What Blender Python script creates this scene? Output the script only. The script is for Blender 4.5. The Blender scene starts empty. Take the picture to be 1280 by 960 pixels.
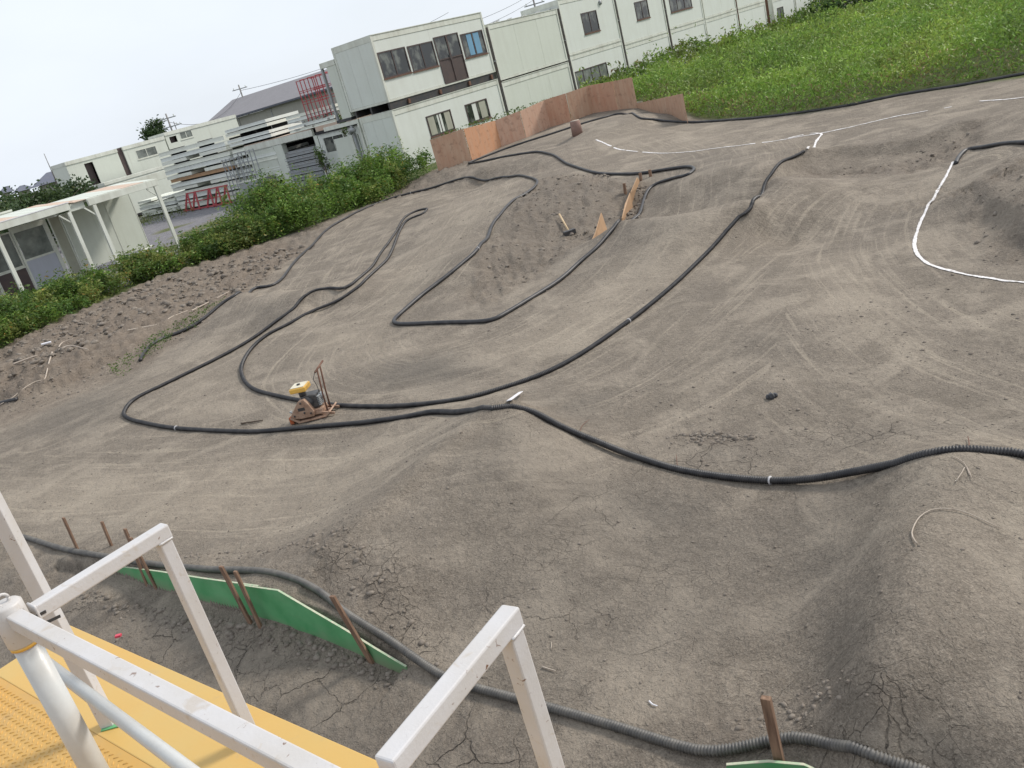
import bpy, math, random
import numpy as np
from mathutils import Vector, Matrix
random.seed(7)
rng = np.random.default_rng(7)
sc = bpy.context.scene
C = sc.collection
R = math.radians

# ------------------------------------------------------------------ camera
H = 3.5
F, PITCH, ROLL = 1092., R(19.75), R(15.45)
cam_d = bpy.data.cameras.new('camera'); cam = bpy.data.objects.new('camera', cam_d); C.objects.link(cam)
sc.camera = cam
cam_d.sensor_width = 36; cam_d.lens = 36 * F / 1280
cam_d.clip_start = .05; cam_d.clip_end = 3000
cr_, sr_, cp_, sp_ = math.cos(ROLL), math.sin(ROLL), math.cos(PITCH), math.sin(PITCH)
def ray(x, y):
    u, v = (x - 640) / F, (y - 480) / F
    a = cr_ * u - sr_ * v; b = sr_ * u + cr_ * v
    return np.array([a, cp_ - sp_ * b, -sp_ - cp_ * b])
fx = ray(640 + F, 480) - ray(640, 480); fy = ray(640, 480) - ray(640, 480 + F); fz = -ray(640, 480)
cam.matrix_world = Matrix(((fx[0], fy[0], fz[0], 0), (fx[1], fy[1], fz[1], 0), (fx[2], fy[2], fz[2], H), (0, 0, 0, 1)))

# ------------------------------------------------------------------ world, sun, exposure
SUN_EL, SUN_AZ = R(40), R(72)          # azimuth from +Y towards +X
w = bpy.data.worlds.new('World'); sc.world = w; w.use_nodes = True
nt = w.node_tree; nt.nodes.clear()
sky = nt.nodes.new('ShaderNodeTexSky'); sky.sky_type = 'NISHITA'; sky.sun_disc = False
sky.sun_elevation = SUN_EL; sky.sun_rotation = SUN_AZ; sky.air_density = 1.2; sky.dust_density = 3.0
tc = nt.nodes.new('ShaderNodeTexCoord')
mp = nt.nodes.new('ShaderNodeMapping'); mp.inputs['Scale'].default_value = (1, 1, 2.6)
no = nt.nodes.new('ShaderNodeTexNoise'); no.inputs['Scale'].default_value = 2.2; no.inputs['Detail'].default_value = 5
rp = nt.nodes.new('ShaderNodeMapRange'); rp.inputs[1].default_value = .3; rp.inputs[2].default_value = .7
rp.inputs[3].default_value = .80; rp.inputs[4].default_value = .97
mx = nt.nodes.new('ShaderNodeMix'); mx.data_type = 'RGBA'; mx.inputs[7].default_value = (8.6, 9.2, 10., 1)
bg = nt.nodes.new('ShaderNodeBackground'); bg.inputs[1].default_value = .1
ow = nt.nodes.new('ShaderNodeOutputWorld')
L = nt.links.new
L(tc.outputs['Generated'], mp.inputs[0]); L(mp.outputs[0], no.inputs[0]); L(no.outputs[0], rp.inputs[0])
L(rp.outputs[0], mx.inputs[0]); L(sky.outputs[0], mx.inputs[6]); L(mx.outputs[2], bg.inputs[0]); L(bg.outputs[0], ow.inputs[0])
sl = bpy.data.lights.new('sun', 'SUN'); sl.energy = 3.0; sl.angle = R(11); sl.color = (1, .94, .86)
so = bpy.data.objects.new('sun', sl); C.objects.link(so)
sd = Vector((math.sin(SUN_AZ) * math.cos(SUN_EL), math.cos(SUN_AZ) * math.cos(SUN_EL), math.sin(SUN_EL)))
so.rotation_euler = sd.to_track_quat('Z', 'Y').to_euler(); so.location = sd * 60
sc.view_settings.view_transform = 'Standard'; sc.view_settings.look = 'None'
sc.view_settings.exposure = .14; sc.view_settings.gamma = 1

# ------------------------------------------------------------------ noise and frames
_perm = np.random.default_rng(3).permutation(1024)
_val = np.random.default_rng(4).random(1024)
def vnoise(x, y, seed=0):
    xi = np.floor(x).astype(np.int64); yi = np.floor(y).astype(np.int64)
    fx_ = x - xi; fy_ = y - yi
    fx_ = fx_ * fx_ * (3 - 2 * fx_); fy_ = fy_ * fy_ * (3 - 2 * fy_)
    def hsh(a, b): return _val[_perm[(_perm[(a + seed * 17) & 1023] + b) & 1023]]
    return (hsh(xi, yi) * (1 - fx_) + hsh(xi + 1, yi) * fx_) * (1 - fy_) + (hsh(xi, yi + 1) * (1 - fx_) + hsh(xi + 1, yi + 1) * fx_) * fy_
def fbm(x, y, o=4, seed=0):
    s = 0; a = .5; n = 0
    for k in range(o):
        s = s + a * vnoise(x * 2 ** k + 13.7 * k, y * 2 ** k - 7.3 * k, seed + k); n += a; a *= .5
    return s / n - .5
def sstep(e0, e1, x):
    t = np.clip((x - e0) / (e1 - e0), 0, 1); return t * t * (3 - 2 * t)
AZ = R(44)
A = np.array([math.sin(AZ), math.cos(AZ)]); B = np.array([-math.cos(AZ), math.sin(AZ)])
def g(px, py, z=0.):
    d = ray(px, py); t = (H - z) / -d[2]; return np.array([d[0] * t, d[1] * t])
def onb(px, py, b):
    d = ray(px, py); k = b / (d[:2] @ B); return k * (d[:2] @ A), H + k * d[2]
def ona(px, py, a):
    d = ray(px, py); k = a / (d[:2] @ A); return k * (d[:2] @ B), H + k * d[2]
def polyd(P, X, Y):
    """signed distance to a polygon, negative inside"""
    P = np.asarray(P, float); n = len(P)
    d = np.full(X.shape, 1e9); ins = np.zeros(X.shape, bool)
    for i in range(n):
        a = P[i]; b = P[(i + 1) % n]; e = b - a
        wx = X - a[0]; wy = Y - a[1]
        t = np.clip((wx * e[0] + wy * e[1]) / (e @ e + 1e-9), 0, 1)
        d = np.minimum(d, np.hypot(wx - t * e[0], wy - t * e[1]))
        c = ((a[1] <= Y) & (b[1] > Y)) | ((b[1] <= Y) & (a[1] > Y))
        with np.errstate(divide='ignore', invalid='ignore'):
            xi = a[0] + (Y - a[1]) / (b[1] - a[1] + 1e-12) * e[0]
        ins ^= c & (X < xi)
    return np.where(ins, -d, d)

# ------------------------------------------------------------------ terrain height
# surveyed heights: (picture column, picture row, height); the ground point is where that sight line meets the height
CP = [(20,560,0),(100,620,0),(155,520,0),(60,520,0),(0,500,.05),(180,600,0),(300,560,0),(420,560,.03),(330,620,.05),(250,680,.1),(100,675,.05),(30,672,.02),
 (0,620,0),(-80,560,0),(-60,640,0),
 (640,507,.46),(610,530,.44),(580,555,.43),(550,582,.43),(520,610,.42),(490,638,.41),(460,664,.39),(425,693,.35),(408,712,.3),
 (560,525,.27),(500,560,.22),(540,545,.32),(480,570,.2),(430,610,.18),(400,650,.22),(360,680,.22),(340,715,.25),(320,700,.2),(240,710,.14),(160,700,.1),(90,690,.06),(500,525,.1),(440,532,.03),
 (760,566,.06),(850,592,0),(930,604,-.02),(1010,606,.03),(1060,598,.12),(1100,588,.25),(1150,570,.40),(1190,565,.45),(1235,568,.42),(1280,575,.36),
 (690,535,.28),(800,680,-.02),(850,750,-.03),(760,800,-.02),(720,700,.08),(620,640,.28),(660,600,.30),(700,620,.15),(560,700,.25),(640,760,.06),(600,800,.04),(560,780,.08),(480,740,.25),(440,740,.24),(470,775,.15),(520,820,.05),(560,850,0),(640,875,-.03),(720,895,-.03),(800,915,-.03),(880,945,-.02),
 (1170,600,.45),(1142,650,.45),(1118,700,.45),(1100,760,.43),(1085,820,.40),(1080,870,.33),(1090,910,.27),(1000,700,.0),(1065,645,.12),(1040,720,.07),(960,800,0),(930,870,-.02),(1020,860,.06),(1025,800,.07),
 (1230,650,.42),(1270,750,.40),(1240,860,.34),(1300,900,.3),(1200,920,.25),(1400,700,.3),(1400,600,.25),
 (980,927,.06),(1050,930,.14),(1130,955,.14),
 (700,520,.1),(760,520,.02),(860,540,0),(960,565,0),(1060,545,.03),(1160,530,.1),(1250,530,.1),(680,500,.1),
 (960,495,0),(800,450,0),(1100,450,0),(1250,450,.03),(1000,380,0),(900,370,0),(1140,310,0),(1060,260,0),(960,290,0),(1180,400,0),(1350,450,.05),(1350,350,0),
 (950,256,.08),(1020,222,.0),(1060,210,.0),(1100,203,0),(1150,194,0),(1190,188,.02),(1195,206,.05),(1240,188,.22),(1290,182,.3),
 (972,222,.24),(1010,196,.15),(1050,186,.16),(1100,177,.17),(1160,162,.2),(1200,148,.24),(1240,145,.32),(1290,140,.32),
 (1250,209,.36),(1285,214,.40),(1290,196,.36),(1350,230,.45),(1200,225,.08),(1170,250,0),(1205,290,0),(1240,302,0),(1290,312,0),(1225,240,.25),
 (1000,150,.30),(1100,140,.30),(1200,120,.32),(1280,102,.34),(1400,80,.34),(930,160,.32),(860,155,.36),(860,195,.34),(920,200,.34),(1000,175,.28),
 (780,144,.95),(755,149,.88),(720,162,.72),(660,178,.62),(600,198,.5),(550,216,.45),(820,151,.6),(800,147,.8),(740,140,.8),(800,170,.5),(840,165,.4),
 (760,190,.4),(700,182,.55),(650,196,.6),(850,185,.3),(810,200,.3),(950,180,.36),(860,140,.35),
 (590,205,.5),(630,199,.58),(670,192,.62),(690,198,.58),(715,208,.46),(760,219,.36),(800,219,.34),(866,214,.36),
 (600,217,.42),(660,208,.5),(600,227,.2),(540,236,.18),(480,251,.15),(668,225,.5),(640,222,.32),(540,226,.3),
 (420,290,.1),(380,330,.05),(450,330,.05),(345,352,0),(390,350,.02),(420,352,.05),
 (300,366,.32),(345,363,.35),(395,361,.36),(430,362,.26),(410,372,.2),(300,420,.02),(250,440,0),(345,400,.12),(370,388,.2),(395,388,.08),(310,385,.22),
 (535,263,.28),(505,285,.15),(470,330,.05),(560,290,.3),(520,340,.12),(480,370,.05),(420,440,0),(380,480,0),(560,255,.25),
 (670,230,.55),(640,262,.52),(605,305,.42),(580,330,.3),(550,355,.16),(495,403,0),
 (600,372,0),(660,338,-.03),(720,303,-.06),(760,285,-.05),(790,258,-.03),(690,280,.22),(745,250,.25),(700,245,.42),(650,300,.2),
 (640,375,0),(700,345,0),(560,385,.03),
 (620,402,0),(680,370,.03),(740,317,.17),(768,287,.36),
 (772,278,.44),(810,272,.45),(850,269,.46),(900,265,.44),(940,261,.38),(820,310,.22),(870,300,.22),(910,290,.2),(790,350,.04),(700,420,0),(600,450,0),(860,360,.02),
 (810,258,.05),(860,255,.08),(920,250,.12),(825,240,.25),(860,228,.36),(900,222,.38),(950,215,.38),
 (1005,191,.28),(975,210,.29),(955,238,.32),(932,265,.36),(900,300,.15),(860,340,.05),(780,407,0),(700,458,0),(600,496,.02),(500,511,0),(420,511,0),(500,470,0),
 (0,442,.36),(90,400,.36),(180,357,.32),(260,335,.30),(340,305,.25),(400,287,.2),(440,268,.2),(30,480,.22),(110,440,.24),(200,395,.2),(280,350,.22),(0,512,.04),(90,480,.02),(170,447,0),(240,412,0),(290,380,.05),(380,310,.05),(-80,480,.3),(-80,540,.05),
 (300,830,-.05),(400,880,-.05),(250,800,-.05),(560,900,-.05),(180,770,-.05),(60,740,-.05),(480,850,-.02),(700,955,-.06),(900,1000,-.05),(0,740,-.05)]
pts, vals = [], []
for px, py, z in CP: pts.append(g(px, py, z)); vals.append(z)
for x, y, z in [(-16,27,.05),(-12,31,.05),(-9,35,.05),(-20,18,.05),(-6,37,.15),(-3,38.5,.15),(0,40.5,.2),(5,44,.2),(12,46,.2),(20,40,.3),(25,25,.4),(20,15,.4),(15,8,.3),(10,2,.1),(4,0,0),(0,0,-.05),(-4,2,-.05),(-8,4,0),
                (-15,8,0),(-30,30,0),(-20,45,0),(-5,50,0),(15,60,0),(35,60,.1),(40,30,.2),(0,-6,0),(12,-6,0),(-12,-5,0),(3.2,2.2,.1),(5,3,.2)]:
    pts.append(np.array([x, y])); vals.append(z)
pts = np.array(pts); vals = np.array(vals)
MQC = .22
def kern(d2): return np.sqrt(d2 + MQC ** 2)
d2 = ((pts[:, None] - pts[None]) ** 2).sum(-1)
K = np.block([[kern(d2) - 1e-2 * np.eye(len(pts)), np.ones((len(pts), 1))], [np.ones((1, len(pts))), np.zeros((1, 1))]])
W = np.linalg.solve(K, np.append(vals, 0))
# hidden far sides of the two jump crests: (column, row, crest height, metres behind, height there)
BEH = [(310,366,.33,1.3,.05),(345,363,.35,1.3,.0),(380,362,.36,1.3,.0),(775,277,.45,.9,.05),(800,274,.46,.9,.03),(830,271,.46,1.,.05),(860,268,.46,1.,.08),]
pts = list(pts); vals = list(vals)
for px, py, z, dd_, zb in BEH:
    q_ = g(px, py, z); pts.append(q_ * (1 + dd_ / np.hypot(*q_))); vals.append(zb)
pts = np.array(pts); vals = np.array(vals)
d2 = ((pts[:, None] - pts[None]) ** 2).sum(-1)
K = np.block([[kern(d2) - 5e-3 * np.eye(len(pts)), np.ones((len(pts), 1))], [np.ones((1, len(pts))), np.zeros((1, 1))]])
W = np.linalg.solve(K, np.append(vals, 0))
# broken steps in the ground: outline, heights, edge half width, how far back the raised part runs
STEPS = [([(945,250,.1),(975,227,.15),(1005,209,.08),(1050,198,.08),(1100,191,.08),(1150,182,.1),(1200,168,.12),(1240,155,.2)], [.04,.12,.16,.17,.17,.17,.14,0], .1, 1.0),
         ([(640,509,.4),(580,555,.4),(520,610,.4),(460,664,.36),(410,711,.3)], [.08,.10,.10,.09,.04], .16, .42),
         ([(1205,262,.1),(1222,245,.2),(1245,258,.2),(1290,285,.2),(1350,310,.2)], [0,.08,.14,.16,.14], .16, 1.2)]
STEPW = [([g(*p) for p in P], hh, w_, dc) for P, hh, w_, dc in STEPS]
# the soil held back by the green boards: boards run along these ground points
BD = [g(60, 712, -.05), g(142, 722, -.05), g(325, 783, -.05), g(453, 823, -.04), g(516, 843, -.03)]
BDH = [0, .10, .17, .15, 0]
def hsmooth(X, Y):
    X = np.asarray(X, float); Y = np.asarray(Y, float); sh = X.shape; x = X.ravel(); y = Y.ravel(); out = np.empty(len(x))
    for i in range(0, len(x), 40000):
        dx = x[i:i+40000, None] - pts[:, 0]; dy = y[i:i+40000, None] - pts[:, 1]
        out[i:i+40000] = kern(dx * dx + dy * dy) @ W[:-1] + W[-1]
    r = np.hypot(x, y); out = out * (1 - sstep(45, 75, r))
    add = np.zeros(len(x)); near = (x > -7) & (x < 1) & (y > 3) & (y < 11)
    xn, yn = x[near], y[near]; best = np.full(len(xn), 1e9); av = np.zeros(len(xn))
    for k in range(len(BD) - 1):
        a, b = BD[k], BD[k+1]; e = b - a; l = np.hypot(*e); e = e / l; n = np.array([-e[1], e[0]])
        if n[1] < 0: n = -n
        t = (xn - a[0]) * e[0] + (yn - a[1]) * e[1]; s = (xn - a[0]) * n[0] + (yn - a[1]) * n[1]
        tc_ = np.clip(t, 0, l); dd = np.hypot(t - tc_, s); up = dd < best
        hh = BDH[k] + (BDH[k+1] - BDH[k]) * tc_ / l
        v = hh * np.where(s > -.02, sstep(.0, .05, s) * np.exp(-np.clip(s, 0, 9) / .35), 0) - np.where(s <= .01, .055 * np.exp(-np.clip(-s, 0, 9) / .3) * (hh > .02), 0)
        av = np.where(up, v, av); best = np.minimum(best, dd)
    add[near] = av
    for P, hh, wd_, dc in STEPW:
        lo = np.min(P, 0) - 4; hi = np.max(P, 0) + 4; nr_ = (x > lo[0]) & (x < hi[0]) & (y > lo[1]) & (y < hi[1])
        if not nr_.any(): continue
        xn, yn = x[nr_], y[nr_]; best = np.full(len(xn), 1e9); av = np.zeros(len(xn))
        for k in range(len(P) - 1):
            a, b = P[k], P[k+1]; e = b - a; l = np.hypot(*e); e = e / l; n = np.array([-e[1], e[0]])
            if n @ a < 0: n = -n
            t = (xn - a[0]) * e[0] + (yn - a[1]) * e[1]; s = (xn - a[0]) * n[0] + (yn - a[1]) * n[1]
            t_ = np.clip(t, 0, l); dd = np.hypot(t - t_, s); up = dd < best
            sg = np.where(s >= 0, dd, -dd); v = (hh[k] + (hh[k+1] - hh[k]) * t_ / l) * sstep(-wd_, wd_, sg) * np.exp(-np.clip(sg, 0, 9) / dc)
            av = np.where(up, v, av); best = np.minimum(best, dd)
        add[nr_] += av
    return (out + add).reshape(sh)
# zones, outlined by their corners
ROUGH = [([(-90,490),(0,442),(90,398),(180,352),(350,300),(430,270),(480,245),(560,214),(600,206),(560,228),(480,250),(420,275),(380,310),(300,356),(240,390),(170,425),(90,466),(0,498),(-90,535)],.22,1.),
 ([(510,230),(590,212),(680,214),(700,224),(640,222),(600,226),(530,236)],.3,.55),
 ([(650,268),(685,238),(760,228),(790,240),(795,258),(720,305),(660,338),(610,368),(570,372),(610,320)],.15,.8),
 ([(768,290),(782,262),(795,240),(815,236),(800,272),(780,290)],.1,.8),
 ([(940,262),(975,225),(1010,202),(1060,193),(1130,183),(1200,160),(1235,150),(1240,170),(1180,190),(1100,205),(1020,220),(970,245)],.25,.75),
 ([(1200,265),(1230,225),(1250,214),(1330,225),(1330,330),(1240,302),(1205,290)],.15,.5),
 ([(90,738),(330,792),(520,850),(470,858),(300,805),(90,755)],0,.5),
 ([(215,698),(340,702),(400,690),(450,710),(540,800),(560,845),(500,815),(430,760),(380,728),(240,712)],.15,.65),
 ([(780,548),(880,532),(960,545),(1010,552),(960,562),(780,562),(700,545)],0,.6),
 ([(860,890),(960,862),(1040,845),(1090,900),(1160,940),(1100,952),(980,915),(900,935)],.05,.6),
 ([(-60,690),(60,690),(140,735),(330,800),(500,850),(600,900),(700,930),(650,990),(400,990),(100,900),(-60,850)],-.05,.35)]
ROUGHW = [([g(px, py, z) for px, py in P], s) for P, z, s in ROUGH]
def roughmask(X, Y):
    m = np.zeros(X.shape)
    wob = .25 * fbm(X * 1.6, Y * 1.6, 3, 40)
    for P, s in ROUGHW:
        d = polyd(P, X, Y) + wob
        m = np.maximum(m, s * sstep(.12, -.18, d))
    return m
def height(X, Y, detail=True):
    h = hsmooth(X, Y)
    if not detail: return h
    m = roughmask(X, Y)
    big = fbm(X * 3.2, Y * 3.2, 4, 1); rid = 1 - np.abs(2 * fbm(X * 5.5, Y * 5.5, 3, 9)) * 2
    far = sstep(6.5, 10, np.hypot(X, Y)); rock = np.clip(fbm(X * 6, Y * 6, 3, 31) * 3, -.6, .6)
    h = h + m * ((.05 + .11 * far) * big + (.02 + .05 * far) * rock + (.015 + .03 * far) * (rid - .6) + .03 * fbm(X * 14, Y * 14, 2, 21))
    near = np.hypot(X, Y) < 60
    h = h + near * (.014 * fbm(X * .9, Y * .9, 3, 5) + .014 * fbm(X * 5, Y * 5, 3, 6) + .006 * fbm(X * 17, Y * 17, 2, 8))
    return h
def hz(x, y): return float(hsmooth(np.array([x]), np.array([y]))[0])
def hit(px, py, tmax=60):
    """where the sight line through that spot of the survey first meets the ground"""
    d = ray(px, py); d = d / np.hypot(d[0], d[1])
    t = np.concatenate([np.arange(1.5, 12, .03), np.arange(12, tmax, .08)])
    if d[2] >= -.02: return np.array([*g(px, py, 0.), 0.])
    gap = H + d[2] * t - hsmooth(d[0] * t, d[1] * t)
    k = np.argmax(gap < 0)
    if gap[k] >= 0: q = g(px, py, 0.); return np.array([q[0], q[1], 0.])
    f = gap[k-1] / (gap[k-1] - gap[k]); tt = t[k-1] + f * (t[k] - t[k-1])
    return np.array([d[0] * tt, d[1] * tt, H + d[2] * tt])

# ------------------------------------------------------------------ mesh helpers
class MB:
    def __init__(s): s.v = []; s.f = []
    def box(s, x0, y0, z0, x1, y1, z1):
        n = len(s.v); x0, x1 = sorted((x0, x1)); y0, y1 = sorted((y0, y1)); z0, z1 = sorted((z0, z1))
        s.v += [(x0,y0,z0),(x1,y0,z0),(x1,y1,z0),(x0,y1,z0),(x0,y0,z1),(x1,y0,z1),(x1,y1,z1),(x0,y1,z1)]
        s.f += [tuple(n + i for i in q) for q in ((0,3,2,1),(4,5,6,7),(0,1,5,4),(1,2,6,5),(2,3,7,6),(3,0,4,7))]; return s
    def bar(s, p, q, w, h=None, up=(0, 0, 1)):
        h = h or w; p = Vector(p); q = Vector(q); d = (q - p).normalized(); u = Vector(up)
        if abs(d.dot(u)) > .98: u = Vector((A[0], A[1], 0))
        sx = d.cross(u).normalized() * (w / 2); sy = sx.cross(d).normalized() * (h / 2); n = len(s.v)
        for c in (p, q):
            for a, b in ((-1,-1),(1,-1),(1,1),(-1,1)): s.v.append(tuple(c + sx * a + sy * b))
        s.f += [tuple(n + i for i in q_) for q_ in ((0,1,2,3),(7,6,5,4),(0,4,5,1),(1,5,6,2),(2,6,7,3),(3,7,4,0))]; return s
    def tube(s, P, rad, n=10, cap=True):
        P = [Vector(p) for p in P]; m = len(s.v); k = len(P)
        rads = rad if hasattr(rad, '__len__') else [rad] * k
        up = None
        for i, p in enumerate(P):
            d = (P[min(i+1, k-1)] - P[max(i-1, 0)])
            d = d.normalized() if d.length > 1e-9 else Vector((0, 0, 1))
            if up is None:
                up = Vector((0, 0, 1)) if abs(d.z) < .9 else Vector((1, 0, 0))
            sx = d.cross(up)
            if sx.length < 1e-6: sx = d.orthogonal()
            sx.normalize(); sy = sx.cross(d).normalized(); up = sy
            for j in range(n):
                t = 2 * math.pi * j / n; s.v.append(tuple(p + (sx * math.cos(t) + sy * math.sin(t)) * rads[i]))
        for i in range(k - 1):
            for j in range(n):
                a = m + i * n + j; b = m + i * n + (j + 1) % n; s.f.append((a, b, b + n, a + n))
        if cap: s.f.append(tuple(m + j for j in range(n))[::-1]); s.f.append(tuple(m + (k-1) * n + j for j in range(n)))
        return s
    def prism(s, poly, off):
        """planar polygon (3-D points) extruded by the vector off"""
        n = len(s.v); k = len(poly); off = Vector(off)
        for p in poly: s.v.append(tuple(p))
        for p in poly: s.v.append(tuple(Vector(p) + off))
        s.f.append(tuple(n + i for i in range(k))[::-1]); s.f.append(tuple(n + k + i for i in range(k)))
        for i in range(k): j = (i + 1) % k; s.f.append((n + i, n + j, n + k + j, n + k + i))
        return s
    def build(s, name, mat, parent=None, smooth=False, bevel=0, fix=True):
        me = bpy.data.meshes.new(name); v = s.v
        me.from_pydata([tuple(map(float, q)) for q in v], [], s.f); me.update()
        if fix:
            import bmesh
            bm = bmesh.new(); bm.from_mesh(me); bmesh.ops.recalc_face_normals(bm, faces=bm.faces); bm.to_mesh(me); bm.free()
        o = bpy.data.objects.new(name, me); C.objects.link(o); me.materials.append(mat)
        if smooth: me.shade_smooth()
        if parent: o.parent = parent
        if bevel:
            b = o.modifiers.new('bevel', 'BEVEL'); b.width = bevel; b.segments = 2; b.limit_method = 'ANGLE'
        return o
def tag(o, label, cat, group=None, kind=None):
    if label: o['label'] = label
    if cat: o['category'] = cat
    if group: o['group'] = group
    if kind: o['kind'] = kind
    return o
def thing(name, label, cat, loc=(0, 0, 0), rz=0, group=None):
    o = bpy.data.objects.new(name, None); C.objects.link(o); o.empty_display_size = .3
    o.location = loc; o.rotation_euler = (0, 0, rz); return tag(o, label, cat, group)
def mesh_np(name, V, Fc, mat, nper, smooth=False, attrs=None):
    """Fc: (m,nper) faces"""
    me = bpy.data.meshes.new(name); V = np.ascontiguousarray(V, np.float32); Fc = np.ascontiguousarray(Fc, np.int32)
    me.vertices.add(len(V)); me.vertices.foreach_set('co', V.ravel())
    me.loops.add(Fc.size); me.loops.foreach_set('vertex_index', Fc.ravel())
    me.polygons.add(len(Fc)); me.polygons.foreach_set('loop_start', np.arange(0, Fc.size, nper, dtype=np.int32))
    me.polygons.foreach_set('loop_total', np.full(len(Fc), nper, np.int32))
    if smooth: me.polygons.foreach_set('use_smooth', np.ones(len(Fc), bool))
    me.update(calc_edges=True)
    for k, a in (attrs or {}).items():
        at = me.attributes.new(k, 'FLOAT_COLOR', 'POINT'); at.data.foreach_set('color', np.ascontiguousarray(a, np.float32).ravel())
    o = bpy.data.objects.new(name, me); C.objects.link(o); me.materials.append(mat); return o

# ------------------------------------------------------------------ materials
class NT:
    def __init__(s, name):
        s.m = bpy.data.materials.new(name); s.m.use_nodes = True; s.t = s.m.node_tree; s.t.nodes.clear()
        s.out = s.t.nodes.new('ShaderNodeOutputMaterial'); s.b = s.t.nodes.new('ShaderNodeBsdfPrincipled'); s.t.links.new(s.b.outputs[0], s.out.inputs[0])
        s.pos = s.n('ShaderNodeNewGeometry').outputs['Position']
    def n(s, ty, **kw):
        q = s.t.nodes.new(ty)
        for k, v in kw.items(): setattr(q, k, v)
        return q
    def put(s, sock, v):
        if isinstance(v, bpy.types.NodeSocket): s.t.links.new(v, sock)
        else:
            if hasattr(sock.default_value, '__len__') and not hasattr(v, '__len__'): v = (v,) * len(sock.default_value)
            if hasattr(sock.default_value, '__len__') and len(sock.default_value) == 4 and len(v) == 3: v = (*v, 1)
            sock.default_value = v
    def noise(s, scale, det=4, vec=None, dist=0, rough=.55):
        q = s.n('ShaderNodeTexNoise'); s.put(q.inputs['Vector'], vec if vec is not None else s.pos)
        q.inputs['Scale'].default_value = scale; q.inputs['Detail'].default_value = det; q.inputs['Distortion'].default_value = dist
        q.inputs['Roughness'].default_value = rough; return q.outputs[0]
    def vec(s, scale, vec=None, rot=(0, 0, 0), loc=(0, 0, 0)):
        q = s.n('ShaderNodeMapping'); s.put(q.inputs[0], vec if vec is not None else s.pos); q.inputs['Scale'].default_value = scale
        q.inputs['Rotation'].default_value = rot; q.inputs['Location'].default_value = loc; return q.outputs[0]
    def ramp(s, v, a, b, c=0., d=1.):
        q = s.n('ShaderNodeMapRange', clamp=True); s.put(q.inputs[0], v)
        for i, x in enumerate((a, b, c, d)): q.inputs[i+1].default_value = x
        return q.outputs[0]
    def mix(s, f, a, b, mode='MIX'):
        q = s.n('ShaderNodeMix', data_type='RGBA', blend_type=mode); s.put(q.inputs[0], f); s.put(q.inputs[6], a); s.put(q.inputs[7], b); return q.outputs[2]
    def math(s, op, a, b=0.):
        q = s.n('ShaderNodeMath', operation=op); s.put(q.inputs[0], a); s.put(q.inputs[1], b); return q.outputs[0]
    def bump(s, h, strength=.5, dist=.01, prev=None):
        q = s.n('ShaderNodeBump'); s.put(q.inputs['Height'], h); q.inputs['Strength'].default_value = strength; q.inputs['Distance'].default_value = dist
        if prev is not None: s.put(q.inputs['Normal'], prev)
        return q.outputs[0]
    def attr(s, name):
        q = s.n('ShaderNodeAttribute', attribute_name=name); return q
    def done(s, col, rough=.6, normal=None, metal=0, spec=.5):
        s.put(s.b.inputs['Base Color'], col); s.put(s.b.inputs['Roughness'], rough); s.put(s.b.inputs['Metallic'], metal)
        s.b.inputs['Specular IOR Level'].default_value = spec
        if normal is not None: s.put(s.b.inputs['Normal'], normal)
        return s.m
def painted(name, col, dirt=(.2, .17, .12), amt=.4, rough=.5, scale=1.5, streak=True, bump=.15, metal=0):
    m = NT(name); n1 = m.noise(scale, 5); n2 = m.noise(scale * 9, 4)
    st = m.noise(1, 3, m.vec((5, 5, .35))) if streak else n1
    f = m.math('MULTIPLY', m.ramp(m.math('ADD', m.math('MULTIPLY', n1, .5), m.math('MULTIPLY', st, .5)), .42, .72), amt)
    c = m.mix(f, col, dirt); c = m.mix(m.ramp(n2, .3, .8, 0, .18), c, tuple(x * .8 for x in col))
    if streak:
        rs = m.noise(1, 3, m.vec((7, 7, .22), None, (0, 0, 0), (4, 9, 2))); c = m.mix(m.ramp(rs, .62, .74, 0, .35), c, tuple(.55 * x + .45 * y for x, y in zip(col, (.12, .07, .04))))
    return m.done(c, m.ramp(n2, .3, .7, rough - .08, rough + .12), m.bump(n2, bump, .004), metal)
M = {}
M['panel'] = painted('panel_cream', (.57, .60, .53), (.36, .36, .29), .2)
M['panel2'] = painted('panel_white', (.62, .65, .60), (.38, .37, .30), .2)
M['trim'] = painted('trim_white', (.62, .64, .57), (.25, .22, .16), .45)
M['white_steel'] = painted('white_gloss_steel', (.62, .61, .60), (.42, .36, .27), .30, .34, 6, False, .12)
m = NT('chipped_white_paint'); q = m.noise(6, 6); q2 = m.noise(55, 4, None, 1.0); q3 = m.noise(17, 5, None, 1.5); q4 = m.noise(140, 2)
cc = m.mix(m.ramp(q, .38, .72, 0, .5), (.53, .52, .525), (.42, .38, .32)); cc = m.mix(m.ramp(q3, .60, .72, 0, .5), cc, (.40, .33, .25))
chip = m.math('MULTIPLY', m.ramp(q2, .66, .70), m.ramp(q, .42, .55)); cc = m.mix(chip, cc, (.16, .085, .05))
M['white_steel'] = m.done(cc, m.ramp(q4, .3, .7, .34, .5), m.bump(m.math('ADD', m.math('MULTIPLY', q2, .6), q4), .16, .003))
M['white_steel_lid'] = painted('white_pole_paint', (.52, .53, .52), (.38, .32, .26), .35, .36, 7, False, .1)
M['black'] = painted('dark_steel', (.03, .032, .036), (.10, .07, .05), .5, .5, 4, False)
M['rust'] = painted('rusty_steel', (.12, .055, .035), (.20, .12, .08), .7, .8, 9, False, .4)
M['red'] = painted('red_oxide', (.38, .05, .06), (.14, .06, .05), .5, .6, 5, False)
M['grey_steel'] = painted('galvanised', (.30, .32, .33), (.2, .16, .12), .5, .5, 5, False, .2)
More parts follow.
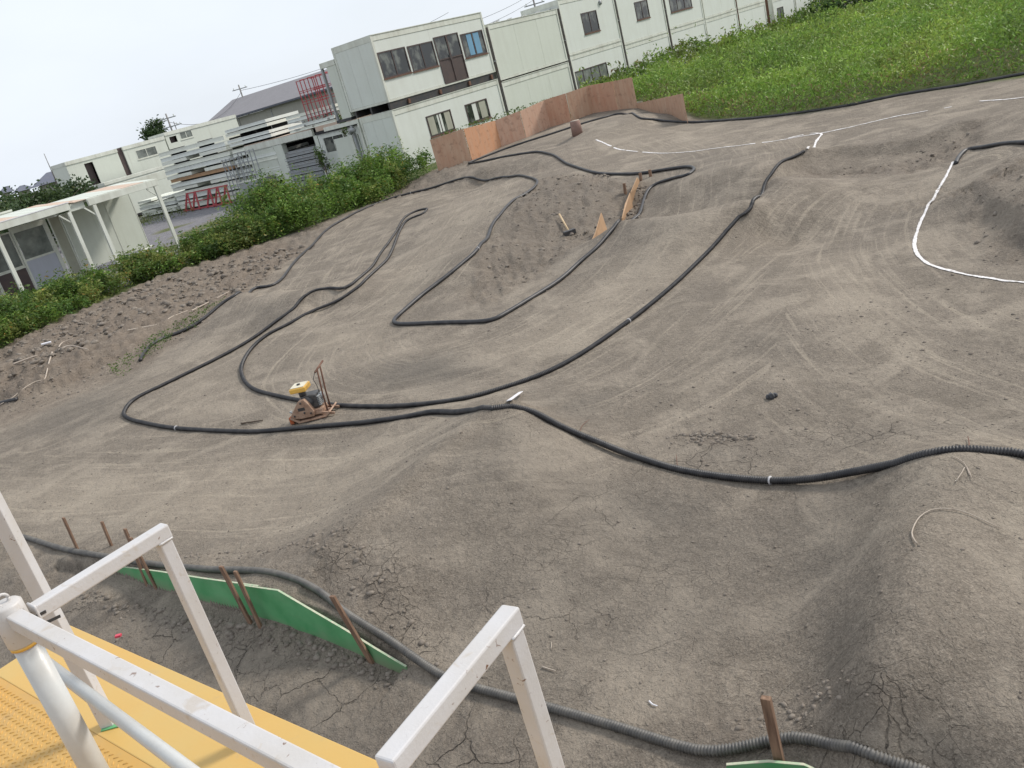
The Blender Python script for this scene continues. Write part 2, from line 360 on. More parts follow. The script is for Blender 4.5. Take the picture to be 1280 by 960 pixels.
M['darkgap'] = painted('dark_void', (.025, .025, .027), (.04, .03, .025), .4, .9, 4, False)
M['bluegrey'] = painted('bluegrey_sheet', (.42, .44, .50), (.3, .3, .3), .3)
M['orange_ply'] = painted('orange_plywood', (.40, .25, .14), (.24, .16, .10), .6, .7, 6, True, .3)
M['curtain'] = painted('curtain_cloth', (.36, .36, .29), (.2, .2, .16), .4, .9, 4, True)
M['curtain_blue'] = painted('blue_curtain', (.16, .32, .46), (.1, .2, .3), .4, .9, 4, True)
M['frame_brown'] = painted('bronze_sash', (.06, .042, .04), (.10, .06, .05), .5, .5, 5, False)
M['blueroof'] = painted('slate_roof', (.10, .11, .15), (.16, .15, .15), .5, .7, 1, True)
M['metalroof'] = painted('metal_roof_grey', (.20, .19, .20), (.13, .12, .12), .5, .6, .8, True)
M['warewall'] = painted('warehouse_wall', (.34, .33, .30), (.24, .22, .19), .5, .8, .5, True)
M['rustroof'] = painted('rusty_roof', (.52, .38, .29), (.54, .50, .43), .7, .8, 2.2, False)
M['concrete'] = painted('concrete_pole', (.26, .25, .24), (.15, .14, .13), .5, .8, 3, False)
M['wire'] = painted('wire_black', (.05, .05, .055), (.05, .05, .05), 0, .6, 3, False)
M['yellow_cap'] = painted('yellow_cover', (.72, .42, .08), (.3, .2, .08), .3, .4, 12, False)
M['pale_cap'] = painted('pale_cover', (.62, .58, .45), (.4, .3, .15), .3, .4, 12, False)
M['tan_machine'] = painted('tan_rusty_machine', (.36, .24, .17), (.18, .085, .045), .75, .7, 16, False, .4)
M['orange_rust'] = painted('orange_rust', (.42, .11, .04), (.2, .07, .03), .6, .8, 20, False, .4)
M['engine'] = painted('engine_black', (.035, .035, .038), (.12, .11, .10), .6, .45, 20, False, .4)
M['tape'] = painted('white_tape', (.48, .47, .48), (.5, .5, .5), .2, .5, 20, False)
M['red_plastic'] = painted('red_plastic', (.62, .06, .10), (.3, .05, .06), .2, .4, 20, False)
M['strip_white'] = painted('white_strip', (.72, .71, .74), (.4, .36, .32), .25, .5, 14, False)
M['root'] = painted('pale_root', (.42, .36, .30), (.25, .19, .14), .5, .9, 20, False, .4)
M['grime'] = painted('grimy_pipe', (.13, .12, .11), (.10, .06, .04), .7, .8, 3, False)
M['slab'] = painted('slab_cream', (.74, .76, .68), (.45, .42, .34), .25)
M['slab2'] = painted('slab_white', (.72, .75, .71), (.42, .40, .34), .25)
M['block'] = painted('brown_block', (.27, .17, .14), (.14, .09, .07), .6, .85, 9, False, .4)
M['bark'] = painted('bark', (.10, .075, .055), (.05, .04, .03), .5, .9, 6, True, .6)

m = NT('window_glass'); n = m.noise(1.3, 3)
M['glass'] = m.done(m.mix(m.ramp(m.noise(1, 4, m.vec((2.2, 2.2, 1.6))), .47, .60), (.022, .026, .028), (.13, .14, .125)), .10, m.bump(m.noise(2.5, 2), .08, .02), 0, .7)  # random paler blotches painted into the pane colour stand in for reflections and interiors
m = NT('far_glass'); n = m.noise(2.3, 3)
M['glass_pale'] = m.done(m.mix(m.ramp(n, .35, .65), (.10, .11, .10), (.22, .24, .22)), .2, None, 0, .6)

# wood stakes
m = NT('stake_wood'); q = m.noise(1, 5, m.vec((60, 60, 5)))
M['stake'] = m.done(m.mix(m.ramp(q, .3, .7), (.115, .065, .042), (.27, .17, .11)), .85, m.bump(q, .5, .004))
m = NT('pale_wood'); q = m.noise(1, 5, m.vec((40, 40, 6)))
M['palewood'] = m.done(m.mix(m.ramp(q, .3, .7), (.36, .25, .15), (.58, .45, .28)), .8, m.bump(q, .4, .003))
# weathered plywood hoarding, three tints
def ply(name, c1, c2):
    m = NT(name); q = m.noise(1, 6, m.vec((9, 9, 1.4))); s = m.noise(6, 5, None, .6); v = m.noise(1, 3, m.vec((26, 26, 9)))
    c = m.mix(m.ramp(q, .3, .7), c1, c2); c = m.mix(m.ramp(s, .55, .72, 0, .55), c, tuple(x * .45 for x in c1))
    c = m.mix(m.ramp(v, .66, .74, 0, .6), c, (.10, .07, .06))
    return m.done(c, .8, m.bump(v, .3, .003))
M['ply1'] = ply('plywood_brown', (.42, .24, .155), (.48, .33, .23))
M['ply2'] = ply('plywood_orange', (.50, .245, .125), (.46, .28, .18))
M['ply3'] = ply('plywood_pink', (.50, .29, .20), (.54, .37, .27))
M['ply4'] = ply('plywood_red', (.43, .22, .14), (.48, .30, .205))
# green boards
m = NT('green_board'); q = m.noise(5, 5); s = m.noise(1, 4, m.vec((2, 2, 12)))
zz_ = m.n('ShaderNodeSeparateXYZ'); m.put(zz_.inputs[0], m.pos)
mud = m.ramp(m.math('ADD', zz_.outputs[2], m.math('MULTIPLY', q, -.18)), -.14, .05, 1, 0)
c = m.mix(m.ramp(q, .3, .7), (.06, .27, .10), (.12, .36, .16)); c = m.mix(m.ramp(s, .55, .75, 0, .35), c, (.15, .25, .14))
c = m.mix(m.math('MULTIPLY', mud, .75), c, (.19, .17, .12)); M['green'] = m.done(c, .55, m.bump(q, .2, .004))
m = NT('green_board_edge'); q = m.noise(30, 4)
M['green_edge'] = m.done(m.mix(m.ramp(q, .35, .65), (.30, .42, .27), (.50, .47, .36)), .8, m.bump(q, .3, .003))
# corrugated hose
m = NT('black_hose'); q = m.noise(9, 5); zz_ = m.n('ShaderNodeSeparateXYZ'); gn = m.n('ShaderNodeNewGeometry'); m.put(zz_.inputs[0], gn.outputs['Normal'])
dust = m.math('MULTIPLY', m.ramp(q, .35, .75), .75)
M['hose'] = m.done(m.mix(dust, (.014, .014, .017), (.06, .056, .055)), .5, m.bump(q, .2, .003))
m = NT('dusty_hose'); q = m.noise(14, 5); q2 = m.noise(2, 3)
M['hose_dusty'] = m.done(m.mix(m.ramp(q, .3, .8, .1, .75), (.05, .05, .052), (.20, .185, .16)), .55, m.bump(q, .25, .003))
# deck
m = NT('deck_paint'); q = m.noise(5, 6); q2 = m.noise(40, 4)
cc = m.mix(m.ramp(q, .3, .75), (.52, .29, .065), (.48, .30, .09)); cc = m.mix(m.ramp(q2, .6, .8, 0, .4), cc, (.42, .28, .12))
cc = m.mix(m.ramp(m.noise(9, 5, None, 1), .55, .75, 0, .4), cc, (.34, .24, .12)); M['deck'] = m.done(cc, .5, m.bump(q2, .2, .003))
m = NT('deck_strip_paint'); q = m.noise(3, 6); q2 = m.noise(40, 4)
cc = m.mix(m.ramp(q, .3, .75), (.56, .34, .09), (.52, .36, .12)); cc = m.mix(m.ramp(q2, .62, .8, 0, .3), cc, (.5, .38, .2))
cc = m.mix(m.ramp(m.noise(11, 6, None, 1.5), .60, .74, 0, .35), cc, (.40, .30, .17)); M['deck_strip'] = m.done(cc, .5, m.bump(q2, .15, .003))
m = NT('chalk'); q = m.noise(30, 5); M['chalk'] = m.done(m.mix(m.ramp(q, .3, .6), (.46, .43, .40), (.76, .74, .74)), .9)

# ground
m = NT('ground'); P = m.pos
zn = m.attr('zones'); z2 = m.attr('zones2')
sp = m.n('ShaderNodeSeparateColor'); m.put(sp.inputs[0], zn.outputs['Color']); rough, yard, green = sp.outputs[0], sp.outputs[1], sp.outputs[2]; crackm = zn.outputs['Alpha']
sp2 = m.n('ShaderNodeSeparateColor'); m.put(sp2.inputs[0], z2.outputs['Color']); dark_soil, streakm, brown = sp2.outputs[0], sp2.outputs[1], sp2.outputs[2]
fl = m.attr('flow').outputs['Vector']
n_big = m.noise(.55, 4); n_mid = m.noise(2.6, 6, None, .3, .62); n_sm = m.noise(13, 6, None, .2, .65); n_fine = m.noise(70, 4, None, 0, .7)
base = m.mix(m.ramp(n_big, .35, .65), (.200, .170, .138), (.268, .228, .182))
base = m.mix(m.ramp(n_mid, .40, .66, 0, .7), base, (.165, .140, .114))
base = m.mix(m.ramp(n_sm, .52, .74, 0, .7), base, (.315, .272, .222))
base = m.mix(m.ramp(m.noise(7.5, 5, None, .6, .6), .55, .68, 0, .5), base, (.125, .104, .084))
n_patch = m.ramp(m.noise(2.1, 6, None, 1.0, .72), .49, .57)
base = m.mix(m.math('MULTIPLY', n_patch, .36), base, (.16, .134, .106))
base = m.mix(m.ramp(m.noise(24, 4, None, .7, .7), .56, .66, 0, .5), base, (.13, .11, .09))
base = m.mix(m.ramp(n_fine, .35, .60, .5, 0), base, (.10, .085, .07)); base = m.mix(m.ramp(n_fine, .5, .75, 0, .35), base, (.40, .35, .29))
st1 = m.noise(1, 5, m.vec((4, .45, 1), fl), .5, .6); st2 = m.noise(1, 4, m.vec((15, .35, 1), fl, (0, 0, 0), (3, 5, 0)), 0, .6)
stf = m.math('MULTIPLY', m.math('MULTIPLY', m.ramp(st2, .50, .62), m.ramp(st1, .42, .60)), streakm)
base = m.mix(m.math('MULTIPLY', stf, .45), base, (.40, .345, .27))
base = m.mix(m.math('MULTIPLY', m.math('MULTIPLY', m.ramp(st1, .5, .3), streakm), .35), base, (.15, .128, .10))
base = m.mix(m.math('MULTIPLY', m.ramp(m.noise(90, 2), .66, .72), .4), base, (.40, .37, .32))
lp = m.math('MULTIPLY', m.ramp(m.noise(1.1, 5, m.vec((1, 1, 1), None, (0, 0, 0), (31, 7, 0)), .8, .62), .48, .62), .5)
base = m.mix(lp, base, (.345, .297, .238))
base = m.mix(m.math('MULTIPLY', m.math('MULTIPLY', z2.outputs['Alpha'], m.ramp(n_mid, .35, .6, .4, 1)), .5), base, (.375, .32, .252))
base = m.mix(m.math('MULTIPLY', dark_soil, .65), base, (.105, .095, .083))  # darker soil colour: damp patches, walkway, hump faces and the slope in the loop
rc = m.mix(m.ramp(n_sm, .3, .7), (.085, .070, .056), (.235, .20, .165)); rc = m.mix(m.ramp(n_mid, .35, .7, 0, .6), rc, (.17, .135, .105))
base = m.mix(m.math('MULTIPLY', rough, .62), base, rc)
base = m.mix(m.math('MULTIPLY', brown, .22), base, m.mix(m.ramp(n_sm, .3, .7), (.10, .065, .042), (.21, .15, .105)))
yc = m.mix(m.ramp(m.noise(3, 5), .35, .65), (.155, .15, .165), (.22, .215, .22)); base = m.mix(yard, base, yc)
gc = m.mix(m.ramp(n_mid, .3, .7), (.05, .08, .02), (.12, .13, .045)); base = m.mix(green, base, gc)
dv = m.n('ShaderNodeVectorMath', operation='ADD'); m.put(dv.inputs[0], P)
nv = m.n('ShaderNodeTexNoise'); m.put(nv.inputs['Vector'], P); nv.inputs['Scale'].default_value = 3.5; nv.inputs['Detail'].default_value = 4
sv = m.n('ShaderNodeVectorMath', operation='SCALE'); m.put(sv.inputs[0], nv.outputs['Color']); sv.inputs['Scale'].default_value = .28; m.put(dv.inputs[1], sv.outputs[0])
def vor(scale):
    q = m.n('ShaderNodeTexVoronoi', feature='DISTANCE_TO_EDGE'); m.put(q.inputs['Vector'], m.vec((1, 1, .05), dv.outputs[0])); q.inputs['Scale'].default_value = scale; return q.outputs['Distance']
cn = m.ramp(m.noise(1.3, 3), .50, .60)
cr1 = m.math('MULTIPLY', m.math('MULTIPLY', m.ramp(vor(2.6), .0, .014, 1, 0), cn), crackm)
cr2 = m.math('MULTIPLY', m.math('MULTIPLY', m.ramp(vor(7.5), .0, .028, 1, 0), m.ramp(m.noise(1.1, 3), .52, .60)), crackm)
crk = m.math('MAXIMUM', cr1, m.math('MULTIPLY', cr2, .7))
base = m.mix(m.math('MULTIPLY', crk, .8), base, (.05, .042, .035))
hgt = m.math('ADD', m.math('MULTIPLY', n_sm, 1.), m.math('MULTIPLY', n_fine, .25))
nb = m.bump(hgt, .95, .04); nb = m.bump(m.noise(4.5, 5, None, .4, .6), .28, .05, nb); nb = m.bump(m.math('MULTIPLY', m.ramp(m.noise(22, 3, None, .8, .6), .5, .62), 1.), .5, .012, nb)
nb = m.bump(m.math('MULTIPLY', st2, streakm), .4, .02, nb)
nb = m.bump(m.math('MULTIPLY', crk, -1.), .9, .02, nb)
M['ground'] = m.done(base, .92, nb, 0, .25)
m = NT('clod'); q = m.noise(18, 5); q2 = m.noise(1.5, 3)
c = m.mix(m.ramp(q, .3, .7), (.12, .102, .085), (.27, .235, .20)); c = m.mix(m.ramp(q2, .4, .65, 0, .6), c, (.17, .145, .12))
M['clod'] = m.done(c, .95, m.bump(q, .6, .01), 0, .2)
# leaves
def leafmat(name):
    m = NT(name); a = m.attr('tint').outputs['Color']; q = m.noise(3, 3)
    c = m.mix(m.ramp(q, .3, .7, 0, .25), a, (.05, .09, .02))
    m.done(c, .55, None, 0, .35)
    tr = m.n('ShaderNodeBsdfTranslucent'); m.put(tr.inputs[0], c); mx = m.n('ShaderNodeMixShader'); mx.inputs[0].default_value = .35
    m.t.links.new(m.b.outputs[0], mx.inputs[1]); m.t.links.new(tr.outputs[0], mx.inputs[2]); m.t.links.new(mx.outputs[0], m.out.inputs[0])
    return m.m
M['leaf'] = leafmat('leaves')

# ------------------------------------------------------------------ ground sheet
FLOW = [[(-80,590),(100,600),(300,590),(440,590),(540,565),(620,545)],
 [(60,540),(200,480),(330,410),(400,330),(460,275),(540,248),(610,240),(590,290),(520,350),(440,400),(400,450),(450,480),(560,460),(700,410),(840,320),(900,250),(900,200),(830,178),(740,185),(660,186),(600,202)],
 [(1400,100),(1280,125),(1100,150),(940,172),(830,178)],
 [(560,520),(700,505),(850,430),(950,340),(1010,280),(1100,230),(1200,215)],
 [(1400,560),(1280,490),(1160,440),(1080,380),(1030,310),(1060,250),(1150,210)]]
def _spl(P, n):
    P = np.array(P); Q = np.vstack([2 * P[0] - P[1], P, 2 * P[-1] - P[-2]]); o_ = []
    for i in range(1, len(Q) - 2):
        a, b, c, d = Q[i-1], Q[i], Q[i+1], Q[i+2]
        for t in np.arange(n) / n: o_.append(.5 * (2*b + (c-a)*t + (2*a-5*b+4*c-d)*t*t + (3*b-a-3*c+d)*t**3))
    return np.array(o_ + [Q[-2]])
FLOWW = [list(_spl([g(px, py, .1) for px, py in Pl], 3)) for Pl in FLOW]
def flow(X, Y):
    best = np.full(X.shape, 1e9); D = np.zeros(X.shape); S = np.zeros(X.shape); off = 0
    for Pl in FLOWW:
        for a, b in zip(Pl[:-1], Pl[1:]):
            e = b - a; l = np.hypot(*e); e = e / l
            t = (X - a[0]) * e[0] + (Y - a[1]) * e[1]; s = -(X - a[0]) * e[1] + (Y - a[1]) * e[0]
            tc_ = np.clip(t, 0, l); d = np.hypot(t - tc_, s); up = d < best
            best = np.where(up, d, best); D = np.where(up, np.sign(s) * d, D); S = np.where(up, off + tc_, S); off += l
    return D, S, best
def ground():
    az = np.concatenate([np.linspace(R(-62), R(62), 860), np.linspace(R(62), R(298), 62)[1:-1]])
    n1, n2 = 640, 34
    u = np.linspace(0, 1, 4000); a = np.arctan(H / 1.0) + u * (np.arctan(H / 60) - np.arctan(H / 1.0)); ra = H / np.tan(a)
    dens_a = 1 / np.gradient(ra, u); rr = ra; dens = .5 * dens_a + .5 / (rr * math.log(60)); cum = np.concatenate([[0], np.cumsum((dens[1:] + dens[:-1]) / 2 * np.diff(rr))]); cum /= cum[-1]
    r1 = np.interp(np.linspace(0, 1, n1), cum, rr); r2 = 60 * (1400 / 60) ** (np.linspace(0, 1, n2 + 1)[1:])
    r = np.concatenate([[.25], r1, r2]); nr, na = len(r), len(az)
    X = r[:, None] * np.sin(az)[None]; Y = r[:, None] * np.cos(az)[None]
    Z = height(X, Y)
    i = np.arange(nr - 1)[:, None] * na + np.arange(na)[None]; j = np.arange(nr - 1)[:, None] * na + (np.arange(na)[None] + 1) % na
    Fc = np.stack([i, i + na, j + na, j], -1).reshape(-1, 4)
    V = np.stack([X, Y, Z], -1).reshape(-1, 3)
    rm = roughmask(X, Y)
    wob = .5 * fbm(X * .8, Y * .8, 3, 60)
    hb = [g(-90, 480, .3), g(0, 441, .3), g(180, 354, .3), g(350, 300, .2), g(430, 268, .2), g(545, 212, .4), (1.5, 37.), (6, 39.), (9, 36.), g(862, 150, .38), g(1000, 139, .4), g(1130, 113, .45), g(1280, 88, .5), g(1400, 66, .5), (60, 20), (200, 60), (200, 400), (-200, 400), (-200, 30)]
    gd = polyd([np.array(p) for p in hb], X, Y) + wob
    gr = sstep(.1, -.3, gd)
    yp = [(-9.5, 27.), (-15, 24.5), (-40, 10), (-90, 40), (-60, 90), (0, 80), (-6, 56.), (-2.5, 47.), (-4.5, 40.), (-7.5, 33.)]
    yd = polyd([np.array(p) for p in yp], X, Y) + wob * 1.5; ym = sstep(.3, -.3, yd) * sstep(.74, .60, fbm(X * .35, Y * .35, 3, 77) + .5)
    ym = np.where(Y < 15, 0, ym)
    crz = [([(40,735),(330,795),(520,850),(700,930),(600,1000),(300,1000),(100,850)], 1.), ([(380,690),(470,690),(560,800),(640,860),(540,850),(420,750)], 1.), ([(640,560),(760,600),(900,650),(860,800),(700,880),(560,840),(620,700)], .35),
           ([(900,830),(1060,830),(1180,900),(1200,1000),(880,1000)], .55), ([(760,560),(1000,560),(1000,700),(800,720)], .4), ([(700,530),(1000,530),(1280,500),(1280,560),(900,600)], .6)]
    cm = np.zeros(X.shape)
    for Pq, s_ in crz: cm = np.maximum(cm, s_ * sstep(.3, -.3, polyd([g(px, py, .05) for px, py in Pq], X, Y)))
    D, S, best = flow(X, Y)
    lane = sstep(2.4, .9, best + .5 * wob) * (1 - rm) * (1 - gr)
    dz = [([(470,440),(560,430),(590,455),(540,475),(450,480)], .9), ([(680,490),(760,480),(740,520),(660,520)], .9), ([(60,500),(150,470),(180,500),(100,540),(20,540)], .5), ([(770,600),(880,610),(860,640),(760,650)], .7),
          ([(830,200),(960,200),(900,240),(820,240)], .3), ([(1000,640),(1060,690),(1000,780),(960,820),(980,700)], .6), ([(780,310),(850,280),(860,300),(790,340)], .4), ([(900,400),(1000,400),(1000,440),(900,440)], .3), ([(820,540),(1150,525),(1280,520),(1280,550),(900,558)], .5),
          ([(-60,700),(330,800),(520,860),(700,960),(600,1000),(0,1000)], .7), ([(300,395),(360,385),(370,405),(310,415)],.6), ([(560,800),(640,790),(760,860),(640,880)],.6), ([(640,530),(760,590),(960,640),(940,780),(760,840),(560,780),(520,700),(560,620)], .38), ([(640,275),(690,240),(790,245),(720,303),(650,340),(600,365)], .55), ([(360,545),(540,530),(560,545),(400,570)],.25)]
    dm = np.zeros(X.shape)
    for Pq, s_ in dz: dm = np.maximum(dm, s_ * sstep(.35, -.5, polyd([g(px, py, .1) for px, py in Pq], X, Y) + wob))
    bz = [([(-90,490),(0,445),(180,357),(350,303),(380,310),(300,372),(240,410),(170,450),(60,500),(-90,560)], 1.)]
    bm_ = np.zeros(X.shape)
    for Pq, s_ in bz: bm_ = np.maximum(bm_, s_ * sstep(.3, -.4, polyd([g(px, py, .15) for px, py in Pq], X, Y)))
    dp = [([(-60,600),(300,548),(600,520),(640,510),(600,540),(520,608),(430,692),(380,690),(200,660),(-60,640)], .9), ([(440,400),(500,330),(560,250),(660,232),(640,262),(600,305),(520,370),(470,420)], .6), ([(400,400),(480,400),(520,440),(420,450),(370,420)], .8),
          ([(640,410),(760,330),(860,280),(920,280),(860,340),(760,400),(660,445),(560,440)], .75), ([(1000,300),(1100,290),(1180,400),(1290,450),(1290,490),(1100,440),(1000,380)], .55), ([(180,470),(340,400),(380,400),(300,450),(320,500),(200,520)], .5), ([(640,190),(740,165),(900,165),(960,190),(860,205),(740,200)], .4),
          ([(620,760),(720,740),(720,800),(640,850)], .5), ([(1120,640),(1290,640),(1290,900),(1120,860)], .35)]
    du = np.zeros(X.shape)
    for Pq, s_ in dp: du = np.maximum(du, s_ * sstep(.35, -.6, polyd([g(px, py, .15) for px, py in Pq], X, Y) + wob))
    z1 = np.stack([rm, ym, gr * (1 - ym), cm], -1).reshape(-1, 4); z2_ = np.stack([dm, lane, bm_, du], -1).reshape(-1, 4)
    fw = np.stack([D, S, np.zeros(X.shape), np.ones(X.shape)], -1).reshape(-1, 4)
    o = mesh_np('ground', V, Fc, M['ground'], 4, True, {'zones': z1, 'zones2': z2_, 'flow': fw})
    o['kind'] = 'structure'; o['label'] = 'bare brown dirt race track ground with humps, ruts and rough banks'
    return o
ground()

# ------------------------------------------------------------------ loose clods of soil
def icosa():
    t = (1 + 5 ** .5) / 2
    v = np.array([(-1,t,0),(1,t,0),(-1,-t,0),(1,-t,0),(0,-1,t),(0,1,t),(0,-1,-t),(0,1,-t),(t,0,-1),(t,0,1),(-t,0,-1),(-t,0,1)], float)
    v /= np.linalg.norm(v[0])
    f = np.array([(0,11,5),(0,5,1),(0,1,7),(0,7,10),(0,10,11),(1,5,9),(5,11,4),(11,10,2),(10,7,6),(7,1,8),(3,9,4),(3,4,2),(3,2,6),(3,6,8),(3,8,9),(4,9,5),(2,4,11),(6,2,10),(8,6,7),(9,8,1)])
    return v, f
IV, IF = icosa()
def clods(name, label, zones, seed):
    """zones: (pixel polygon, z, count, smin, smax)"""
    rg = np.random.default_rng(seed); Cx, Sx = [], []
    for Pq, z, cnt, s0, s1 in zones:
        Pw = np.array([g(px, py, z) for px, py in Pq]); lo, hi = Pw.min(0), Pw.max(0); got = 0
        for _ in range(60):
            q = lo + rg.random((cnt * 2, 2)) * (hi - lo); q = q[polyd(Pw, q[:, 0], q[:, 1]) < 0][:cnt - got]
            Cx.append(q); Sx.append(s0 + (s1 - s0) * rg.random(len(q)) ** 4); got += len(q)
            if got >= cnt: break
    P2 = np.concatenate(Cx); S_ = np.concatenate(Sx); Zc = height(P2[:, 0], P2[:, 1])
    n = len(P2); V = IV[None] * (1 + .75 * (rg.random((n, 12, 1)) - .5)) * np.stack([1 + .5 * rg.random(n), 1 + .3 * rg.random(n), .6 + .3 * rg.random(n)], -1)[:, None]
    th = rg.random(n) * 6.28; c, s = np.cos(th)[:, None], np.sin(th)[:, None]
    V = np.stack([V[..., 0] * c - V[..., 1] * s, V[..., 0] * s + V[..., 1] * c, V[..., 2]], -1) * S_[:, None, None] + np.stack([P2[:, 0], P2[:, 1], Zc + S_ * .02], -1)[:, None]
    Fc = IF[None] + 12 * np.arange(n)[:, None, None]
    o = mesh_np(name, V.reshape(-1, 3), Fc.reshape(-1, 3), M['clod'], 3)
    return tag(o, label, 'soil clods', None, 'stuff')
clods('soil_clods', 'crumbled clods of earth strewn at the foot of the green boards', [([(100,738),(330,790),(520,848),(490,858),(300,808),(100,752)], -.03, 520, .005, .03),
      ([(60,730),(330,800),(480,860),(300,860),(80,780)], -.05, 260, .004, .014)], 1)
clods('soil_clods', 'broken lumps of dried soil on the cracked mound edge behind the black hose', [([(380,690),(450,700),(540,790),(560,835),(500,805),(430,750)], .15, 170, .005, .026), ([(215,695),(380,700),(400,715),(240,705)], .15, 110, .005, .018),
      ([(870,905),(960,865),(1040,850),(1090,905),(980,915)], .05, 90, .004, .02), ([(830,548),(890,538),(960,548),(880,556)], 0, 160, .008, .03)], 2)
clods('soil_clods', 'rough lumps of dug earth along the low bank below the green hedge', [([(-80,485),(0,445),(90,402),(180,358),(350,305),(380,300),(300,360),(180,396),(90,438),(0,476),(-80,516)], .3, 1900, .012, .085),
      ([(-80,520),(60,470),(180,430),(290,372),(240,412),(170,452),(60,500),(-80,545)], .08, 500, .01, .035)], 3)
clods('soil_clods', 'crumbly soil lumps on the steep rough slope inside the hose loop', [([(650,268),(685,240),(760,230),(790,242),(792,256),(720,303),(660,338),(612,365),(600,350),(620,315)], .12, 500, .008, .045), ([(775,285),(795,242),(812,240),(796,275)], .05, 200, .02, .05)], 4)
clods('soil_clods', 'crumbly soil lumps on the rough ledges at the right of the track', [([(950,255),(980,225),(1060,195),(1200,162),(1235,155),(1180,188),(1100,203),(1020,218)], .2, 120, .01, .04),
      ([(1205,265),(1232,226),(1300,225),(1300,308),(1240,300),(1208,288)], .15, 50, .01, .04)], 5)
clods('pebbles', 'tiny pebbles and crumbs of soil scattered over the packed track', [([(0,560),(640,520),(1280,560),(1280,940),(900,960),(560,800),(400,690),(0,650)], .1, 900, .004, .013), ([(700,520),(1280,300),(1280,560),(900,590)], 0, 500, .006, .018), ([(200,560),(700,430),(1000,260),(700,200),(400,300),(100,480)], .1, 500, .008, .02)], 6)

# ------------------------------------------------------------------ hoses
def catmull(P, step):
    P = [Vector(p) for p in P]; Q = [P[0]] + P + [P[-1]]; out = []
    for i in range(1, len(Q) - 2):
        a, b, c, d = Q[i-1], Q[i], Q[i+1], Q[i+2]; n = max(2, int((c - b).length / step))
        for k in range(n):
            t = k / n; out.append(.5 * ((2*b) + (c-a)*t + (2*a-5*b+4*c-d)*t*t + (3*b-a-3*c+d)*t**3))
    out.append(Q[-2]); return out
def resample(P, step):
    d = [0]
    for a, b in zip(P[:-1], P[1:]): d.append(d[-1] + (b - a).length)
    n = int(d[-1] / step); s = np.linspace(0, d[-1], n + 1); A3 = np.array([list(p) for p in P])
    return [Vector((np.interp(t, d, A3[:, 0]), np.interp(t, d, A3[:, 1]), np.interp(t, d, A3[:, 2]))) for t in s]
def ground_curve(pix, lift, step=.1, zs=None, skip=()):
    W3 = []
    for i, p in enumerate(pix):
        if len(p) == 3: q = g(p[0], p[1], p[2]); W3.append((q[0], q[1], 0))
        else: q = hit(*p); W3.append((q[0], q[1], 0))
    c = resample(catmull(W3, step), step); A3 = np.array([list(p) for p in c]); z = hsmooth(A3[:, 0], A3[:, 1])
    k = np.ones(9) / 9; zp = np.convolve(np.pad(z, 4, mode='edge'), k, 'valid'); z = np.maximum(zp, z - .015)
    return [Vector((a[0], a[1], zz + lift)) for a, zz in zip(A3, z)]
def hose(label, pix, rad, ribs=True, mat='hose', n=12, pitch=.027, ties=(), name='drain_hose', adj=0.):
    cv = ground_curve(pix, rad * .8 + adj)
    mb = MB()
    if ribs:
        fine = resample(cv, pitch / 4); rads = [rad * (1 if (i % 4) < 2 else .76) for i in range(len(fine))]
        mb.tube(fine, rads, n)
    else: mb.tube(resample(cv, .08), rad, n)
    root = mb.build(name, M[mat], None, True, fix=False); tag(root, label, 'hose', 'black corrugated hoses marking the track lanes')
    for px, py in ties:
        q = hit(px, py); k = min(range(len(cv)), key=lambda i: (cv[i].x - q[0]) ** 2 + (cv[i].y - q[1]) ** 2); k = min(max(k, 1), len(cv) - 2)
        d = (cv[k+1] - cv[k-1]).normalized() * .006
        MB().tube([cv[k] - d, cv[k] + d], rad * 1.12, 12).build('white_tie', M['tape'], root, True)
    return root
HN = hose('nearest grey dusty corrugated hose running behind the green boards and under the stake', [(-60,655),(30,673),(90,690),(150,700),(240,712),(300,716),(345,718),(375,727),(400,742),(440,772),(480,798),(515,825),(560,852),(610,868),(650,878),(720,897),(790,918),(850,938),(885,946),(920,942),(960,932),(1000,927),(1050,933),(1090,945),(1140,962),(1180,985)], .029, True, 'hose_dusty', 14, .018)
hose('black hose crossing the foreground humps then turning back to a narrow hairpin', [(1330,590),(1280,573),(1235,565),(1190,564),(1150,571),(1100,588),(1060,598),(1010,605),(930,603),(850,590),(800,576),(750,558),(700,535),(665,516),(640,509),(600,512),(550,518),(500,524),(400,535),(330,541),(290,541),(220,537),(180,530),(160,524),(156,516),(170,500),(210,480),(290,440),(340,408),(365,388),(380,372),(395,363),(412,361),(432,362),(450,348),(470,328),(487,303),(500,282),(510,270),(524,264),(534,262),(530,267),(512,275),(502,286),(492,310),(478,332),(456,352),(440,365),(420,379),(395,390),(365,404),(335,420),(315,437),(303,458),(305,475),(318,488),(345,496),(380,503),(430,509),(500,510),(560,503),(620,490),(700,460),(780,408),(840,360),(880,322),(905,295),(925,270),(940,258),(955,238),(965,218),(978,203),(992,198),(1005,190)],
     .031, True, 'hose', 10, .02, [(968,602),(220,537),(787,405)])
hose('black hose following the left bank and the back lane round the inner loop', [(176,452),(183,440),(200,426),(240,411),(260,396),(280,379),(298,367),(318,362),(345,356),(372,325),(400,297),(430,275),(480,252),(540,236),(600,227),(640,222),(662,223),(672,229),(660,242),(642,252),(628,266),(615,285),(600,308),(575,333),(530,369),(500,395),(493,404),(505,407),(560,405),(610,403),(632,394),(680,365),(720,335),(745,312),(768,285),(774,277)],
     .035, False, 'hose', 10, .03, [(593,313),(506,247)])
